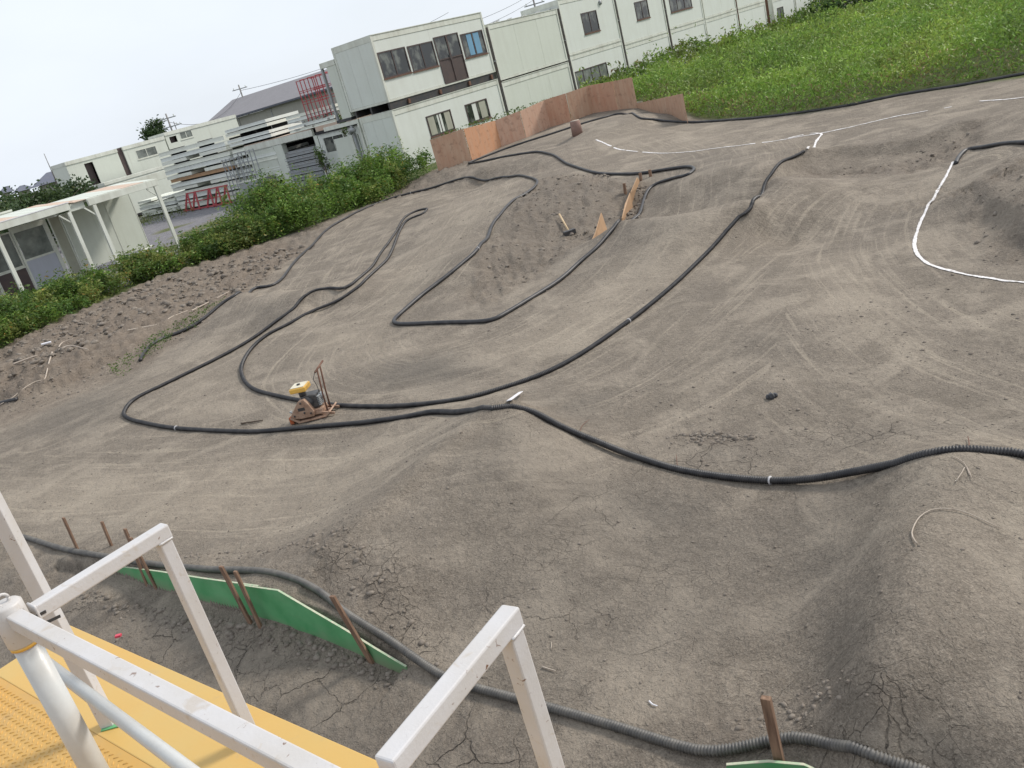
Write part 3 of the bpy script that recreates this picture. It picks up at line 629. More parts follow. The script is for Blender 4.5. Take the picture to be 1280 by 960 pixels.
hose('black hose on the far edge by the plywood with tight bends', [(782,278,.05),(790,271,.05),(799,261,.1),(808,245),(820,231),(840,225),(858,220),(868,213),(860,210),(835,213),(800,218),(770,219),(740,216),(715,208),(700,200),(685,193),(668,191),(640,195),(600,203),(586,205),(600,199),(640,184),(690,168),(720,158),(750,149),(778,143),(795,145),(820,151),(860,154),(900,152),(960,147),(1000,142),(1060,133),(1130,119),(1200,108),(1300,90),(1400,72)],
     .036, False, 'hose', 10)
hose('short black hose entering from the right behind the curved white chalk line', [(1195,206),(1200,197),(1212,189),(1235,185),(1290,180),(1380,172)], .036, False, 'hose', 12)
hose('stub of black hose at the left picture edge below the dug bank', [(-60,520),(0,506),(22,501)], .04, False, 'hose', 12)

# ------------------------------------------------------------------ chalk lines
def chalk(label, pix, wid, gap=.3, sd=1):
    cv = resample(ground_curve(pix, 0), .03); rg = np.random.default_rng(sd); V, Fc = [], []
    A3 = np.array([list(p) for p in cv]); Tn = np.gradient(A3[:, :2], axis=0); Tn /= np.linalg.norm(Tn, axis=1)[:, None] + 1e-9; Nn = np.stack([-Tn[:, 1], Tn[:, 0]], -1)
    s = np.arange(len(cv)) * .03; wv = wid * (.8 + .4 * vnoise(s * 7, s * 0, sd)) * (vnoise(s * 2.2, s * 0 + 3, sd + 5) > gap)
    wl = wv * (.8 + .4 * vnoise(s * 25, s * 0 + 9, sd)); wr = wv * (.8 + .4 * vnoise(s * 25, s * 0 + 19, sd))
    Lf = A3[:, :2] + Nn * wl[:, None] / 2; Rt = A3[:, :2] - Nn * wr[:, None] / 2
    for i in range(len(cv)):
        zc = height(np.array([A3[i, 0], Lf[i, 0], Rt[i, 0]]), np.array([A3[i, 1], Lf[i, 1], Rt[i, 1]]))
        V += [(Lf[i, 0], Lf[i, 1], zc[1] + .008), (A3[i, 0], A3[i, 1], zc[0] + .012), (Rt[i, 0], Rt[i, 1], zc[2] + .008)]
    for i in range(len(cv) - 1):
        if wv[i] > .005 and wv[i+1] > .005: a = 3 * i; Fc += [(a, a+3, a+4, a+1), (a+1, a+4, a+5, a+2)]
    mb = MB(); mb.v = V; mb.f = Fc; o = mb.build('chalk_line', M['chalk'], None, True, fix=False); return tag(o, label, 'chalk line', 'white chalk lines on the dirt')
chalk('thick curved white chalk line below the end of the short right hand hose', [(1191,203),(1184,218),(1172,240),(1158,262),(1148,285),(1143,305),(1147,318),(1160,330),(1185,338),(1220,346),(1262,352),(1310,356)], .042, .02, 3)
chalk('long thin white chalk line across the upper track', [(745,175),(775,187),(810,191),(860,190),(900,185),(950,179),(1000,171),(1035,165),(1080,155),(1130,144),(1190,134)], .048, .2, 11)
chalk('short white chalk line bending down to the end of the hairpin hose', [(985,173),(1012,167),(1027,168),(1020,178),(1010,187)], .05, .1, 5)
chalk('faint white chalk line at the far right edge by the outer hose', [(1225,127),(1262,124),(1320,118)], .045, .1, 8)

# ------------------------------------------------------------------ green boards and stakes
def vplane(p0, p1, px, py):
    p0 = np.array(p0); p1 = np.array(p1); e = p1 - p0; d = ray(px, py)
    k, t = np.linalg.solve(np.array([[d[0], -e[0]], [d[1], -e[1]]]), p0); return np.array([p0[0] + t * e[0], p0[1] + t * e[1], H + k * d[2]])
def board(label, p0, p1, top, bottom, off=0):
    P3 = [vplane(p0, p1, *q) for q in top]; Q3 = [vplane(p0, p1, *q) for q in bottom]
    P3 = [Vector(p) for p in P3]; Q3 = [Vector(p) - Vector((0, 0, .12)) for p in Q3]
    e = (P3[-1] - P3[0]); nrm = Vector((e.y, -e.x, 0)).normalized()
    if nrm.y > 0: nrm = -nrm
    P3 = [p + nrm * off for p in P3]; Q3 = [p + nrm * off for p in Q3]
    root = MB().prism(P3 + Q3[::-1], -nrm * .012).build('retaining_board', M['green'], None); tag(root, label, 'board', 'green boards holding back the mound')
    ed = MB()
    for a, b in zip(P3[:-1], P3[1:]): ed.prism([a + nrm * .0015 - (b-a)*0, b + nrm * .0015, b + nrm * .0015 + Vector((0, 0, .0035)), a + nrm * .0015 + Vector((0, 0, .0035))], -nrm * .015)
    ed.build('board_edge', M['green_edge'], root)
    return root
b0, b1, b2, b3 = BD[1], BD[2], BD[2], BD[4]
board('green board behind the white railing post, left one of the long boards', b0, b1, [(138,707),(200,715),(250,723),(322,733)], [(138,722),(230,752),(322,783)])
board('largest green board sloping down to a point beside the leaning stake', b2, b3, [(300,730),(349,737),(390,761),(433,786),(470,809),(509,832)], [(300,772),(345,789),(453,824),(514,842)], .016)
b4a, b4b = g(905, 985, -.05), g(1100, 985, -.05)
board('green board edge at the very bottom behind the single rusty stake', b4a, b4b, [(908,957),(960,953),(1005,957),(1025,966)], [(900,985),(1030,990)])
def stake(label, top, bot, w=.035, th=.02, z=-.05, mat='stake', lean=None):
    w *= 1.2
    q = g(bot[0], bot[1], z); el_t = ray(*top); D0 = np.hypot(*q); d = el_t / np.hypot(el_t[0], el_t[1]); p = np.array([d[0] * D0, d[1] * D0, H + d[2] * D0])
    o = MB().bar((q[0], q[1], z - .1), p, w, th, (-.6, -.8, 0)).build('wooden_stake', M[mat], None, False, .003)
    return tag(o, label, 'stake', 'wooden stakes driven in along the track edge')
stake('thin rusty brown stake leftmost, standing in front of the dusty hose', (79,647), (104,703), .03)
stake('thin brown stake second from the left beside the white frame corner', (127,652), (146,700), .03)
stake('brown stake third from the left propping the left green board', (156,661), (186,738), .03)
stake('brown stake with its foot just right of the third one, on the left green board', (163,672), (199,741), .03)
stake('brown stake at the joint of the two big green boards, left of the pair', (276,708), (320,790), .038)
stake('darker stake at the joint of the two big green boards, right of the pair', (294,714), (332,797), .03)
stake('pale brown leaning stake against the tapered end of the big green board', (415,745), (470,832), .038)
stake('split topped brown stake alone in the bottom foreground before the hose', (957,872), (980,975), .04, .03)
MB().box(-.012, -.008, 0, .012, .008, .006).build('plastic_scrap', M['red_plastic']).location = (*g(149, 797, -.04), -.03)
o = bpy.data.objects['plastic_scrap']; o.scale = (2, 2, 3); tag(o, 'tiny red plastic scrap on the dirt beside the yellow deck', 'scrap')

# ------------------------------------------------------------------ foreground deck and railing
DZ = 1.9
def dl(px, py, z): q = g(px, py, z); return Vector((q[0], q[1], z))
ed0, ed1 = dl(85, 780, DZ), dl(460, 945, DZ); ue = (ed1 - ed0).normalized(); ni = Vector((ue.y, -ue.x, 0))
if ni.y > 0: ni = -ni
deck = thing('viewing_deck', 'yellow painted steel viewing deck with raised tread pattern at bottom left', 'deck', (ed0.x, ed0.y, DZ))
o0 = Vector((ed0.x, ed0.y, DZ)); E0 = ed0 - ue * 0.0; E1 = ed1 + ue * 1.6; wst = .30
def rel(v): return Vector(v) - o0
def slab(p, q, w0, w1, z0, z1, mb=None):
    mb = mb or MB(); a = p + ni * w0; b = q + ni * w0; c = q + ni * w1; d = p + ni * w1
    mb.prism([rel(Vector((v.x, v.y, z0))) for v in (a, b, c, d)], (0, 0, z1 - z0)); return mb
slab(E0, E1, 0, wst, DZ - .04, DZ).build('edge_strip', M['deck_strip'], deck, False, .004)
slab(E0 - ue * .0, E1, wst + .0005, 3.0, DZ - .04, DZ - .001).build('tread_plate', M['deck'], deck)
slab(E0, E1, -.0, .05, DZ - .22, DZ - .042).build('edge_beam', M['grey_steel'], deck)
for k in range(3):
    pst = E0 + ue * (.2 + 1.3 * k) + ni * .2
    MB().bar(rel((pst.x, pst.y, -.3)), rel((pst.x, pst.y, DZ - .225)), .08).build('support_post', M['grey_steel'], deck)
# tread lugs, raised oval lenses in rows
V, Fc = [], []
row = 0; yy = wst + .03
while yy < 1.5:
    xx = 0.02 + (row % 2) * .0145
    while xx < 2.4:
        c0 = E0 + ue * xx + ni * yy; c0 = rel(Vector((c0.x, c0.y, DZ - .001))); dr = (ue + ni * (.9 if row % 2 else -.9)).normalized() * .010; dn = Vector((-dr.y, dr.x, 0)) * .30
        n_ = len(V); V += [tuple(c0 - dr), tuple(c0 - dn), tuple(c0 + dr), tuple(c0 + dn), tuple(c0 - dr * .5 + Vector((0, 0, .0035))), tuple(c0 + dr * .5 + Vector((0, 0, .0035)))]
        Fc += [(n_, n_+1, n_+4), (n_+1, n_+5, n_+4), (n_+1, n_+2, n_+5), (n_+2, n_+3, n_+5), (n_+3, n_+4, n_+5), (n_+3, n_, n_+4)]
        xx += .029
    yy += .0165; row += 1
mb = MB(); mb.v = V; mb.f = Fc; o = mb.build('tread_lugs', M['deck'], deck, False, 0, False); o['kind'] = 'stuff'

RZ = 2.6; TW = .038
rail = thing('deck_railing', 'white square tube railing with two outward frames and a round pole', 'railing', tuple(dl(135, 905, DZ)))
r0 = Vector(rail.location)
def rb(name, p, q, w=TW, h=None, mat='white_steel', bev=.004, par=rail): return MB().bar(Vector(p) - r0, Vector(q) - r0, w, h).build(name, M[mat], par, False, bev)
Pole = dl(0, 780, RZ); pL = dl(25, 776, RZ - .0); pR = dl(320, 930, RZ)
ub = (pR - pL).normalized(); ua = Vector((A[0], A[1], 0))
beam_end = pR + ub * 1.3
rb('top_rail', pL - ub * .02, beam_end, TW, TW)
armL0 = dl(32, 772, RZ); armL1 = dl(208, 662, RZ); la = (armL1 - armL0).length; ar = (armL1 - armL0).normalized()
cL = armL1 - ar * .01
rb('outrigger_arm', armL0 + ar * .02, cL + ar * .012, TW, TW)
rb('outrigger_post', cL + Vector((0, 0, -TW / 2 - .001)) - ar * .011, (cL.x - ar.x * .011, cL.y - ar.y * .011, DZ - .0), TW - .002, TW - .002)
armR0 = dl(484, 960, RZ); armR1 = dl(641, 768, RZ); ar2 = (armR1 - armR0).normalized(); cR = armR1 - ar2 * .01
rb('outrigger_arm', armR1 - ar2 * (la - TW / 2 + .002), cR + ar2 * .012, TW, TW)
rb('outrigger_post', cR + Vector((0, 0, -TW / 2 - .001)) - ar2 * .011, (cR.x - ar2.x * .011, cR.y - ar2.y * .011, DZ), TW - .002, TW - .002)
# weld beads at the joints and bolts along the rail
def bead(c, ax, ay, hx, hy, name='weld_bead'):
    c = Vector(c); P_ = []
    for k in range(28):
        t = k / 28 * 4; i_ = int(t); f_ = t - i_; co = [(-1,-1),(1,-1),(1,1),(-1,1),(-1,-1)]; u_ = co[i_][0] * (1 - f_) + co[i_+1][0] * f_; v_ = co[i_][1] * (1 - f_) + co[i_+1][1] * f_
        P_.append(c + ax * u_ * hx + ay * v_ * hy - r0)
    P_.append(P_[0]); MB().tube(P_, [.0028 + .0012 * random.random() for _ in P_], 6).build(name, M['white_steel'], rail, True, fix=False)
UZ = Vector((0, 0, 1)); hw = TW / 2 + .0005
for cc_v, dr_ in ((cL, ar), (cR, ar2)):
    bead(cc_v - dr_ * .011 - UZ * (TW / 2 + .001), dr_, dr_.cross(UZ), hw - .001, hw - .001)
bead(armL0 + ar * .022, ub, UZ, hw, hw)
# slots and bolt holes on the left arm
for (x_, y_, x2, y2) in ((40,769,53,762),(54,776,71,768)):
    a_ = vplane((armL0.x, armL0.y), (armL1.x, armL1.y), x_, y_); b_ = vplane((armL0.x, armL0.y), (armL1.x, armL1.y), x2, y2)
    nn = Vector((ar.y, -ar.x, 0)); nn = nn if nn.y < 0 else -nn
    rb('slot', Vector(a_) + nn * (TW / 2), Vector(b_) + nn * (TW / 2), .003, .007, 'black', 0)
pw = dl(18, 800, RZ); pc = Vector((pL.x, pL.y, 0)) - ub * .055
MB().tube([Vector((pc.x, pc.y, DZ + .001)) - r0, Vector((pc.x, pc.y, RZ - .06)) - r0], .031, 24).build('pole', M['white_steel_lid'], rail, True)
MB().tube([Vector((pc.x, pc.y, RZ - .075)) - r0, Vector((pc.x, pc.y, RZ - .07)) - r0, Vector((pc.x, pc.y, RZ + .03)) - r0, Vector((pc.x, pc.y, RZ + .036)) - r0], [.034, .037, .037, .031], 24).build('pole_collar', M['white_steel'], rail, True)
MB().tube([Vector((pc.x, pc.y, RZ - .082)) - r0, Vector((pc.x, pc.y, RZ - .074)) - r0], .035, 24).build('collar_stain', M['yellow_cap'], rail, True)
cen = Vector((pc.x, pc.y, RZ + .045)); MB().tube([cen - r0 + ua * (.014 * math.cos(t)) + Vector((0, 0, .014 * math.sin(t))) for t in np.linspace(0, 6.28, 16)], .004, 8).build('lifting_ring', M['white_steel'], rail, True)
m0 = dl(60, 830, 2.3); m1 = dl(232, 960, 2.3); um = (m1 - m0).normalized()
MB().tube([m0 - um * .12 - r0, m1 + um * .9 - r0], .0165, 16).build('mid_rail', M['white_steel_lid'], rail, True)
# tall post further along
tp = dl(137, 905, DZ)
sp_post = thing('tall_post', 'taller white square post at the left edge standing on the yellow deck', 'post', tuple(tp))
MB().bar((0, 0, .002), (0, 0, 1.35), .042).build('post_tube', M['white_steel'], sp_post, False, .004)
MB().bar((.01, -.01, .001), (.01, -.01, .005), .062).build('base_plate', M['green'], sp_post, False, .001)
sp_post.rotation_euler = (0, 0, R(44))
# yellow-green weld scrap by the foot
# ------------------------------------------------------------------ plate compactor
def compactor():
    q0 = g(418, 514, 0.02); q1 = g(370, 524, 0.02); c = (q0 + q1) / 2; f = (q1 - q0); L_ = np.hypot(*f); rz = math.atan2(f[1], f[0])
    t = thing('plate_compactor', 'small rusty tan plate compactor with yellow topped engine and upright handle', 'compactor', (c[0], c[1], hz(*c) + .004), rz)
    s = L_ / .52
    def V_(x, y, z): return (x * s, -y * s, z * s)
    # +x forward (front of plate), y lateral
    pl = MB(); prof = [(-.27, .07), (-.20, .012), (.17, .0), (.27, .08), (.25, .095), (.16, .02), (-.19, .032), (-.255, .085)]
    pl.prism([V_(x, -.15, z) for x, z in prof], (0, -.30 * s, 0)).build('base_plate', M['tan_machine'], t, False, .004)
    hd = MB(); prof = [(.245, .07), (.26, .10), (.17, .20), (.10, .275), (.02, .285), (-.02, .22), (-.06, .11), (-.05, .05), (.12, .045)]
    hd.prism([V_(x, -.13, z) for x, z in prof], (0, -.10 * s, 0)).build('belt_guard', M['tan_machine'], t, False, .008)
    MB().box(*V_(-.16, -.10, .05), *V_(.20, .12, .12)).build('exciter_housing', M['tan_machine'], t, False, .01)
    MB().box(*V_(.24, -.13, .0), *V_(.29, -.04, .09)).build('front_bracket', M['orange_rust'], t, False, .006)
    MB().tube([V_(.27, .0, .10), V_(.30, .0, .12), V_(.31, .06, .11)], .012 * s, 8).build('lifting_hook', M['grey_steel'], t, True)
    e = MB().box(*V_(-.12, -.06, .13), *V_(.08, .13, .30)).build('engine', M['engine'], t, False, .012)
    fins = MB()
    for k in range(6): fins.box(*V_(-.15, -.05, .15 + k * .022), *V_(.10, .12, .158 + k * .022))
    fins.build('cooling_fins', M['grey_steel'], e)
    MB().tube([V_(.02, -.07, .21), V_(.02, -.028, .21)], .085 * s, 20).build('flywheel_cover', M['engine'], t, True)
    MB().tube([V_(-.10, .06, .24), V_(-.17, .06, .24)], .04 * s, 14).build('silencer', M['grey_steel'], t, True)
    yb = MB().box(*V_(-.04, -.11, .375), *V_(.17, .11, .44)).build('air_cleaner', M['yellow_cap'], t, False, .014)
    MB().box(*V_(-.025, -.095, .441), *V_(.155, .095, .448)).build('lid', M['pale_cap'], yb, False, .003)
    MB().tube([V_(.07, 0, .449), V_(.07, 0, .462)], .022 * s, 12).build('knob', M['black'], yb, True)
    MB().tube([V_(.06, 0, .29), V_(.065, 0, .376)], .045 * s, 12).build('intake_neck', M['engine'], t, True)
    for y in (-.05, .07):
        MB().tube([V_(-.20, y, .06), V_(-.215, y, .30), V_(-.25, y, .60)], .0105 * s, 10).build('handle_bar', M['rust'], t, True)
    MB().tube([V_(-.25, -.13, .60), V_(-.25, .20, .625)], .013 * s, 10).build('handle_grip', M['rust'], t, True)
    MB().tube([V_(-.24, -.11, .60), V_(-.20, -.14, .52), V_(-.21, -.12, .42), V_(-.18, -.06, .30)], .004 * s, 6).build('throttle_cable', M['black'], t, True)
    for x_, z_ in ((.20, .10), (.06, .12), (-.02, .10), (.07, .25)): MB().tube([V_(x_, -.131, z_), V_(x_, -.142, z_)], .012 * s, 8).build('guard_bolt', M['black'], t, True)
    MB().box(*V_(.04, -.133, .15), *V_(.13, -.1305, .19)).build('worn_decal', M['black'], t)
    for y in (-.1, .1): MB().bar(V_(-.30, y, .03), V_(-.08, y, .085), .02 * s, .03 * s).build('rear_bracket', M['tan_machine'], t, False, .003)
    return t
compactor()
# ------------------------------------------------------------------ small things on the track
def small(name, label, cat, px, py): q = hit(px, py); return thing(name, label, cat, tuple(q)), q
t, q = small('concrete_block', 'small brown pillar block standing on the back lane before the plywood', 'block', 722, 168)
k_ = np.hypot(q[0], q[1]) / 1092; MB().tube([(0, 0, -.05), (0, 0, .42), (0, 0, .44)], [.185, .165, .15], 18).build('block_body', M['block'], t, True)
MB().tube([(0, 0, .441), (0, 0, .452)], .15, 18).build('block_top', M['root'], t, True)
q = hit(638, 507); q2 = hit(652, 494)
o = MB().bar((q[0], q[1], q[2] + .055), (q2[0], q2[1], q2[2] + .04), .05, .008).build('white_strip', M['strip_white'], None, False, .002); tag(o, 'flat white plastic strip lying beside the hose at the hump top', 'strip')
t, q = small('sledge_hammer', 'hammer with pale wooden handle lying on the rough slope', 'hammer', 713, 295)
h2 = hit(699, 270); dv_ = Vector((h2[0] - q[0], h2[1] - q[1], h2[2] - q[2])); dv_ = dv_.normalized() * min(dv_.length, 1.0)
MB().tube([(0, 0, .07), dv_ + Vector((0, 0, .07))], .022, 10).build('handle', M['palewood'], t, True)
MB().bar((-.12, -.03, .07), (.12, .05, .07), .10).build('hammer_head', M['engine'], t, False, .012)
t, q = small('plastic_clump', 'small crumpled dark plastic rag on the open dirt', 'rag', 965, 498)
for dx, dy, s_ in ((0, 0, .035), (.04, .01, .028), (-.03, .02, .025), (.01, .05, .02)):
    mb = MB(); mb.v = [tuple(Vector(v) * s_ * random.uniform(.7, 1.3) + Vector((dx, dy, s_ * .6))) for v in IV]; mb.f = [tuple(f) for f in IF]; mb.build('crumpled_fold', M['wire'], t)
def stick(name, label, cat, pix, r, mat, lift=.01, par=None, taper=True, n=7, grp=None):
    cv = []
    for p in pix: q = hit(*p); cv.append(Vector((q[0], q[1], q[2] + r * .6 + lift)))
    cv = catmull(cv, .04); rads = [r * (1 - .5 * i / len(cv)) for i in range(len(cv))] if taper else r
    o = MB().tube(cv, rads, n).build(name, M[mat], par, True, fix=False)
    return tag(o, label, cat, grp) if not par else o
stick('dead_stick', 'short flat piece of dead wood lying left of the compactor', 'stick', [(302,531),(315,529),(329,527)], .014, 'bark')
stick('tan_lath', 'pale wooden lath lying where the hedge meets the back lane', 'lath', [(470,253),(478,249),(488,244)], .035, 'palewood')
G_ = 'pale roots on the dug bank'
stick('bank_root', 'pale root arching along the top edge of the brown bank', 'root', [(160,415),(185,410),(203,406),(215,398),(235,390)], .02, 'root', .02, grp=G_)
stick('bank_root', 'pale root trailing down the bank near the left picture edge', 'root', [(66,442),(62,455),(59,468),(56,476),(45,479),(30,488),(15,500),(0,508)], .018, 'root', .02, grp=G_)
stick('bank_root', 'short white forked root lying on the left bank', 'root', [(74,440),(90,435),(112,440)], .018, 'root', .04, grp=G_)
stick('bank_root', 'straight pale root on the left bank above the forked one', 'root', [(18,458),(34,452),(48,447)], .022, 'root', .04, grp=G_)
stick('bank_root', 'small upright pale root tip at the middle of the bank', 'root', [(75,437),(80,431),(93,427)], .016, 'root', .05, grp=G_)
stick('bank_root', 'pale twig running along the inner lip of the bank nearer the back', 'root', [(240,390),(262,379),(287,366)], .018, 'root', .02, grp=G_)
q = hit(60, 434); o = MB().box(-.1, -.03, 0, .1, .03, .03).build('wood_chip', M['strip_white'], None, False, .004); o.location = (q[0], q[1], q[2] + .08); o.rotation_euler = (0.1, .05, .3); tag(o, 'small white chip of wood near the top of the left bank', 'wood chip')
stick('wire_stalk', 'thin bent brown wire sticking up behind the hose on the first hump', 'wire', [(725,543),(729,534),(737,527)], .004, 'rust', .02)
stick('wire_stalk', 'thin brown wire poking up by the hose in the dip', 'wire', [(849,592),(847,582),(846,571)], .004, 'rust', .02)
stick('wire_stalk', 'small rusty wire end above the hose on the right hump', 'wire', [(1212,562),(1211,553),(1210,549)], .005, 'rust', .02)
stick('dry_root', 'long pale dry root curving over the right foreground hump', 'root', [(1146,681),(1140,668),(1150,648),(1170,638),(1200,640),(1225,650),(1250,662)], .005, 'root', .008)
stick('dry_root', 'tangle of thin pale root fibres just below the hose on the right hump', 'root', [(1195,604),(1203,592),(1208,585),(1215,600)], .004, 'root', .01)
stick('dry_root', 'thin pale fibre hanging beside the hose on the right hump', 'root', [(1190,572),(1205,580),(1212,596)], .003, 'root', .01)
stick('dead_stick', 'short straw coloured stick on the dirt right of the white frame', 'stick', [(678,835),(688,838),(695,840)], .006, 'root', .006)
stick('dead_stick', 'tiny pale twig above the bottom hose near the lower middle', 'stick', [(812,878),(816,882),(822,884)], .006, 'strip_white', .006)
stick('dead_stick', 'small upright straw on the dirt in the centre foreground', 'stick', [(689,813),(690,804)], .003, 'root', .006)
# orange plywood offcuts holding the jump side
def vboard(label, foot, top, th=.015):
    W3 = []
    for (fx_, fy_), (tx, ty) in zip(foot, top):
        q = g(fx_, fy_, .0); D0 = np.hypot(*q); d = ray(tx, ty); d = d / np.hypot(d[0], d[1]); W3.append((Vector((q[0], q[1], -.08)), Vector((d[0] * D0, d[1] * D0, H + d[2] * D0))))
    poly = [a for a, b in W3] + [b for a, b in W3[::-1]]
    e = W3[-1][0] - W3[0][0]; nrm = Vector((e.y, -e.x, 0)).normalized()
    o = MB().prism(poly, nrm * th).build('plywood_offcut', M['orange_ply'], None); return tag(o, label, 'plywood', 'orange plywood offcuts beside the jump')
vboard('orange plywood offcut beside the hose below the jump crest', [(733,318),(745,300),(758,285)], [(734,312),(744,290),(751,266)])
vboard('orange plywood offcut standing at the jump crest, middle of the three', [(776,276),(784,266),(790,258)], [(777,273),(781,255),(787,241)])
vboard('orange plywood offcut at the top of the jump by the two far stakes', [(786,258),(795,246),(803,238)], [(788,240),(796,222),(803,231)])
def fstake(label, top, bot, w=.05): return stake(label, top, bot, w, .04, .1, 'stake')
fstake('short grey stake left of the orange offcuts on the rough slope', (780,229), (782,246))
fstake('stake at the top of the orange plywood behind the far hose', (800,216), (802,236))
fstake('stake right of the orange plywood overlapping the far hose', (812,212), (815,232))

# ------------------------------------------------------------------ plywood hoarding
GP = 'plywood sheets walling the back corner of the track'
seq = [((540,175),(548,214)),((583,160),(590,202)),((621,150),(628,187)),((652,138),(659,178)),((683,125),(690,167)),((710,116),(717,161)),((738,106),(745,152)),((768,101),(775,146)),((790,97),(799,142))]
mt = ['ply1','ply2','ply3','ply3','ply4','ply1','ply4','ply1']
lb = ['brown plywood sheet at the left end of the hoarding beside the bushes','bright orange plywood sheet, second from the left of the hoarding','pinkish plywood sheet just right of the bright orange one','pink brown plywood sheet ending at the dark corner of the hoarding','reddish plywood sheet just right of the dark corner','brown plywood sheet behind the small pillar block','reddish plywood sheet above the rising hose','brown plywood sheet at the right end of the tall hoarding']
feet = []
for tp_, bt in seq:
    q = g(bt[0], bt[1], .45); D0 = np.hypot(*q); d = ray(*tp_); d = d / np.hypot(d[0], d[1]); feet.append((q, H + d[2] * D0))
def plysheet(label, p, q, zt0, zt1, mat):
    e = Vector((q[0] - p[0], q[1] - p[1], 0)); n_ = Vector((e.y, -e.x, 0)).normalized(); n_ = n_ if n_.y < 0 else -n_; u = e.normalized() * .008
    t = thing('plywood_sheet', label, 'plywood', (p[0], p[1], 0.2), 0, GP); b = Vector((p[0], p[1], .2))
    P0 = Vector((p[0], p[1], .1)) + u - b; P1 = Vector((q[0], q[1], .1)) - u - b
    T1 = Vector((q[0], q[1], zt1)) - u - b; T0 = Vector((p[0], p[1], zt0)) + u - b
    MB().prism([P0, P1, T1, T0], n_ * .014).build('sheet', M[mat], t)
    bk = n_ * -.03
    for f in (.12, .88): s0 = P0.lerp(P1, f) + bk; s1 = T0.lerp(T1, f) + bk; MB().bar(s0, s1 - Vector((0, 0, .03)), .05).build('back_batten', M['stake'], t)
for i in range(8):
    (p, z0), (q, z1) = feet[i], feet[i+1]
    plysheet(lb[i], p, q, z0 + random.uniform(-.01, .02), z1 + random.uniform(-.01, .02), mt[i])
pa = g(799, 142, .45); pb = g(860, 152, .42); D0 = np.hypot(*pb); d = ray(857, 116); d = d / np.hypot(d[0], d[1])
D1 = np.hypot(*pa); d1 = ray(801, 128); d1 = d1 / np.hypot(d1[0], d1[1])
plysheet('separate lower plywood sheet at the edge of the green field', pa, pb, H + d1[2] * D1, H + d[2] * D0, 'ply1')

# ------------------------------------------------------------------ container buildings (frame: x along the facades, y into the buildings)
RZF = R(46)
def fw(a, b, z=0): v = a * A + b * B; return (v[0], v[1], z)
T0a = 26.2; FB = 27.8
def window(root, x0, x1, z0, z1, y=0., panes=2, mat='frame_brown', glass='glass', curt=None, dep=.06):
    fr = MB(); wd = .05
    fr.box(x0, y - .03, z0, x1, y + dep, z0 + wd).box(x0, y - .03, z1 - wd, x1, y + dep, z1).box(x0, y - .03, z0 + wd, x0 + wd, y + dep, z1 - wd).box(x1 - wd, y - .03, z0 + wd, x1, y + dep, z1 - wd)
    for k in range(1, panes): xm = x0 + (x1 - x0) * k / panes; fr.box(xm - .022, y - .022, z0 + wd, xm + .022, y + dep, z1 - wd)
    f = fr.build('window', M[mat], root)
    for k in range(panes):
        a = x0 + (x1 - x0) * k / panes; b = x0 + (x1 - x0) * (k + 1) / panes
        a += wd if k == 0 else .022; b -= wd if k == panes - 1 else .022
        MB().box(a, y - .004, z0 + wd, b, y + .006, z1 - wd).build('pane', M[glass], f)
    MB().box(x0 - .03, y - .06, z0 - .05, x1 + .03, y + dep, z0 - .002).build('sill', M['rust' if mat == 'frame_brown' else mat], f)
    for (c0, c1, cm) in (curt or []):
        MB().box(x0 + (x1 - x0) * c0, y - .012, z0 + .07, x0 + (x1 - x0) * c1, y - .006, z1 - .06).build('curtain', M[cm], f)
    return f
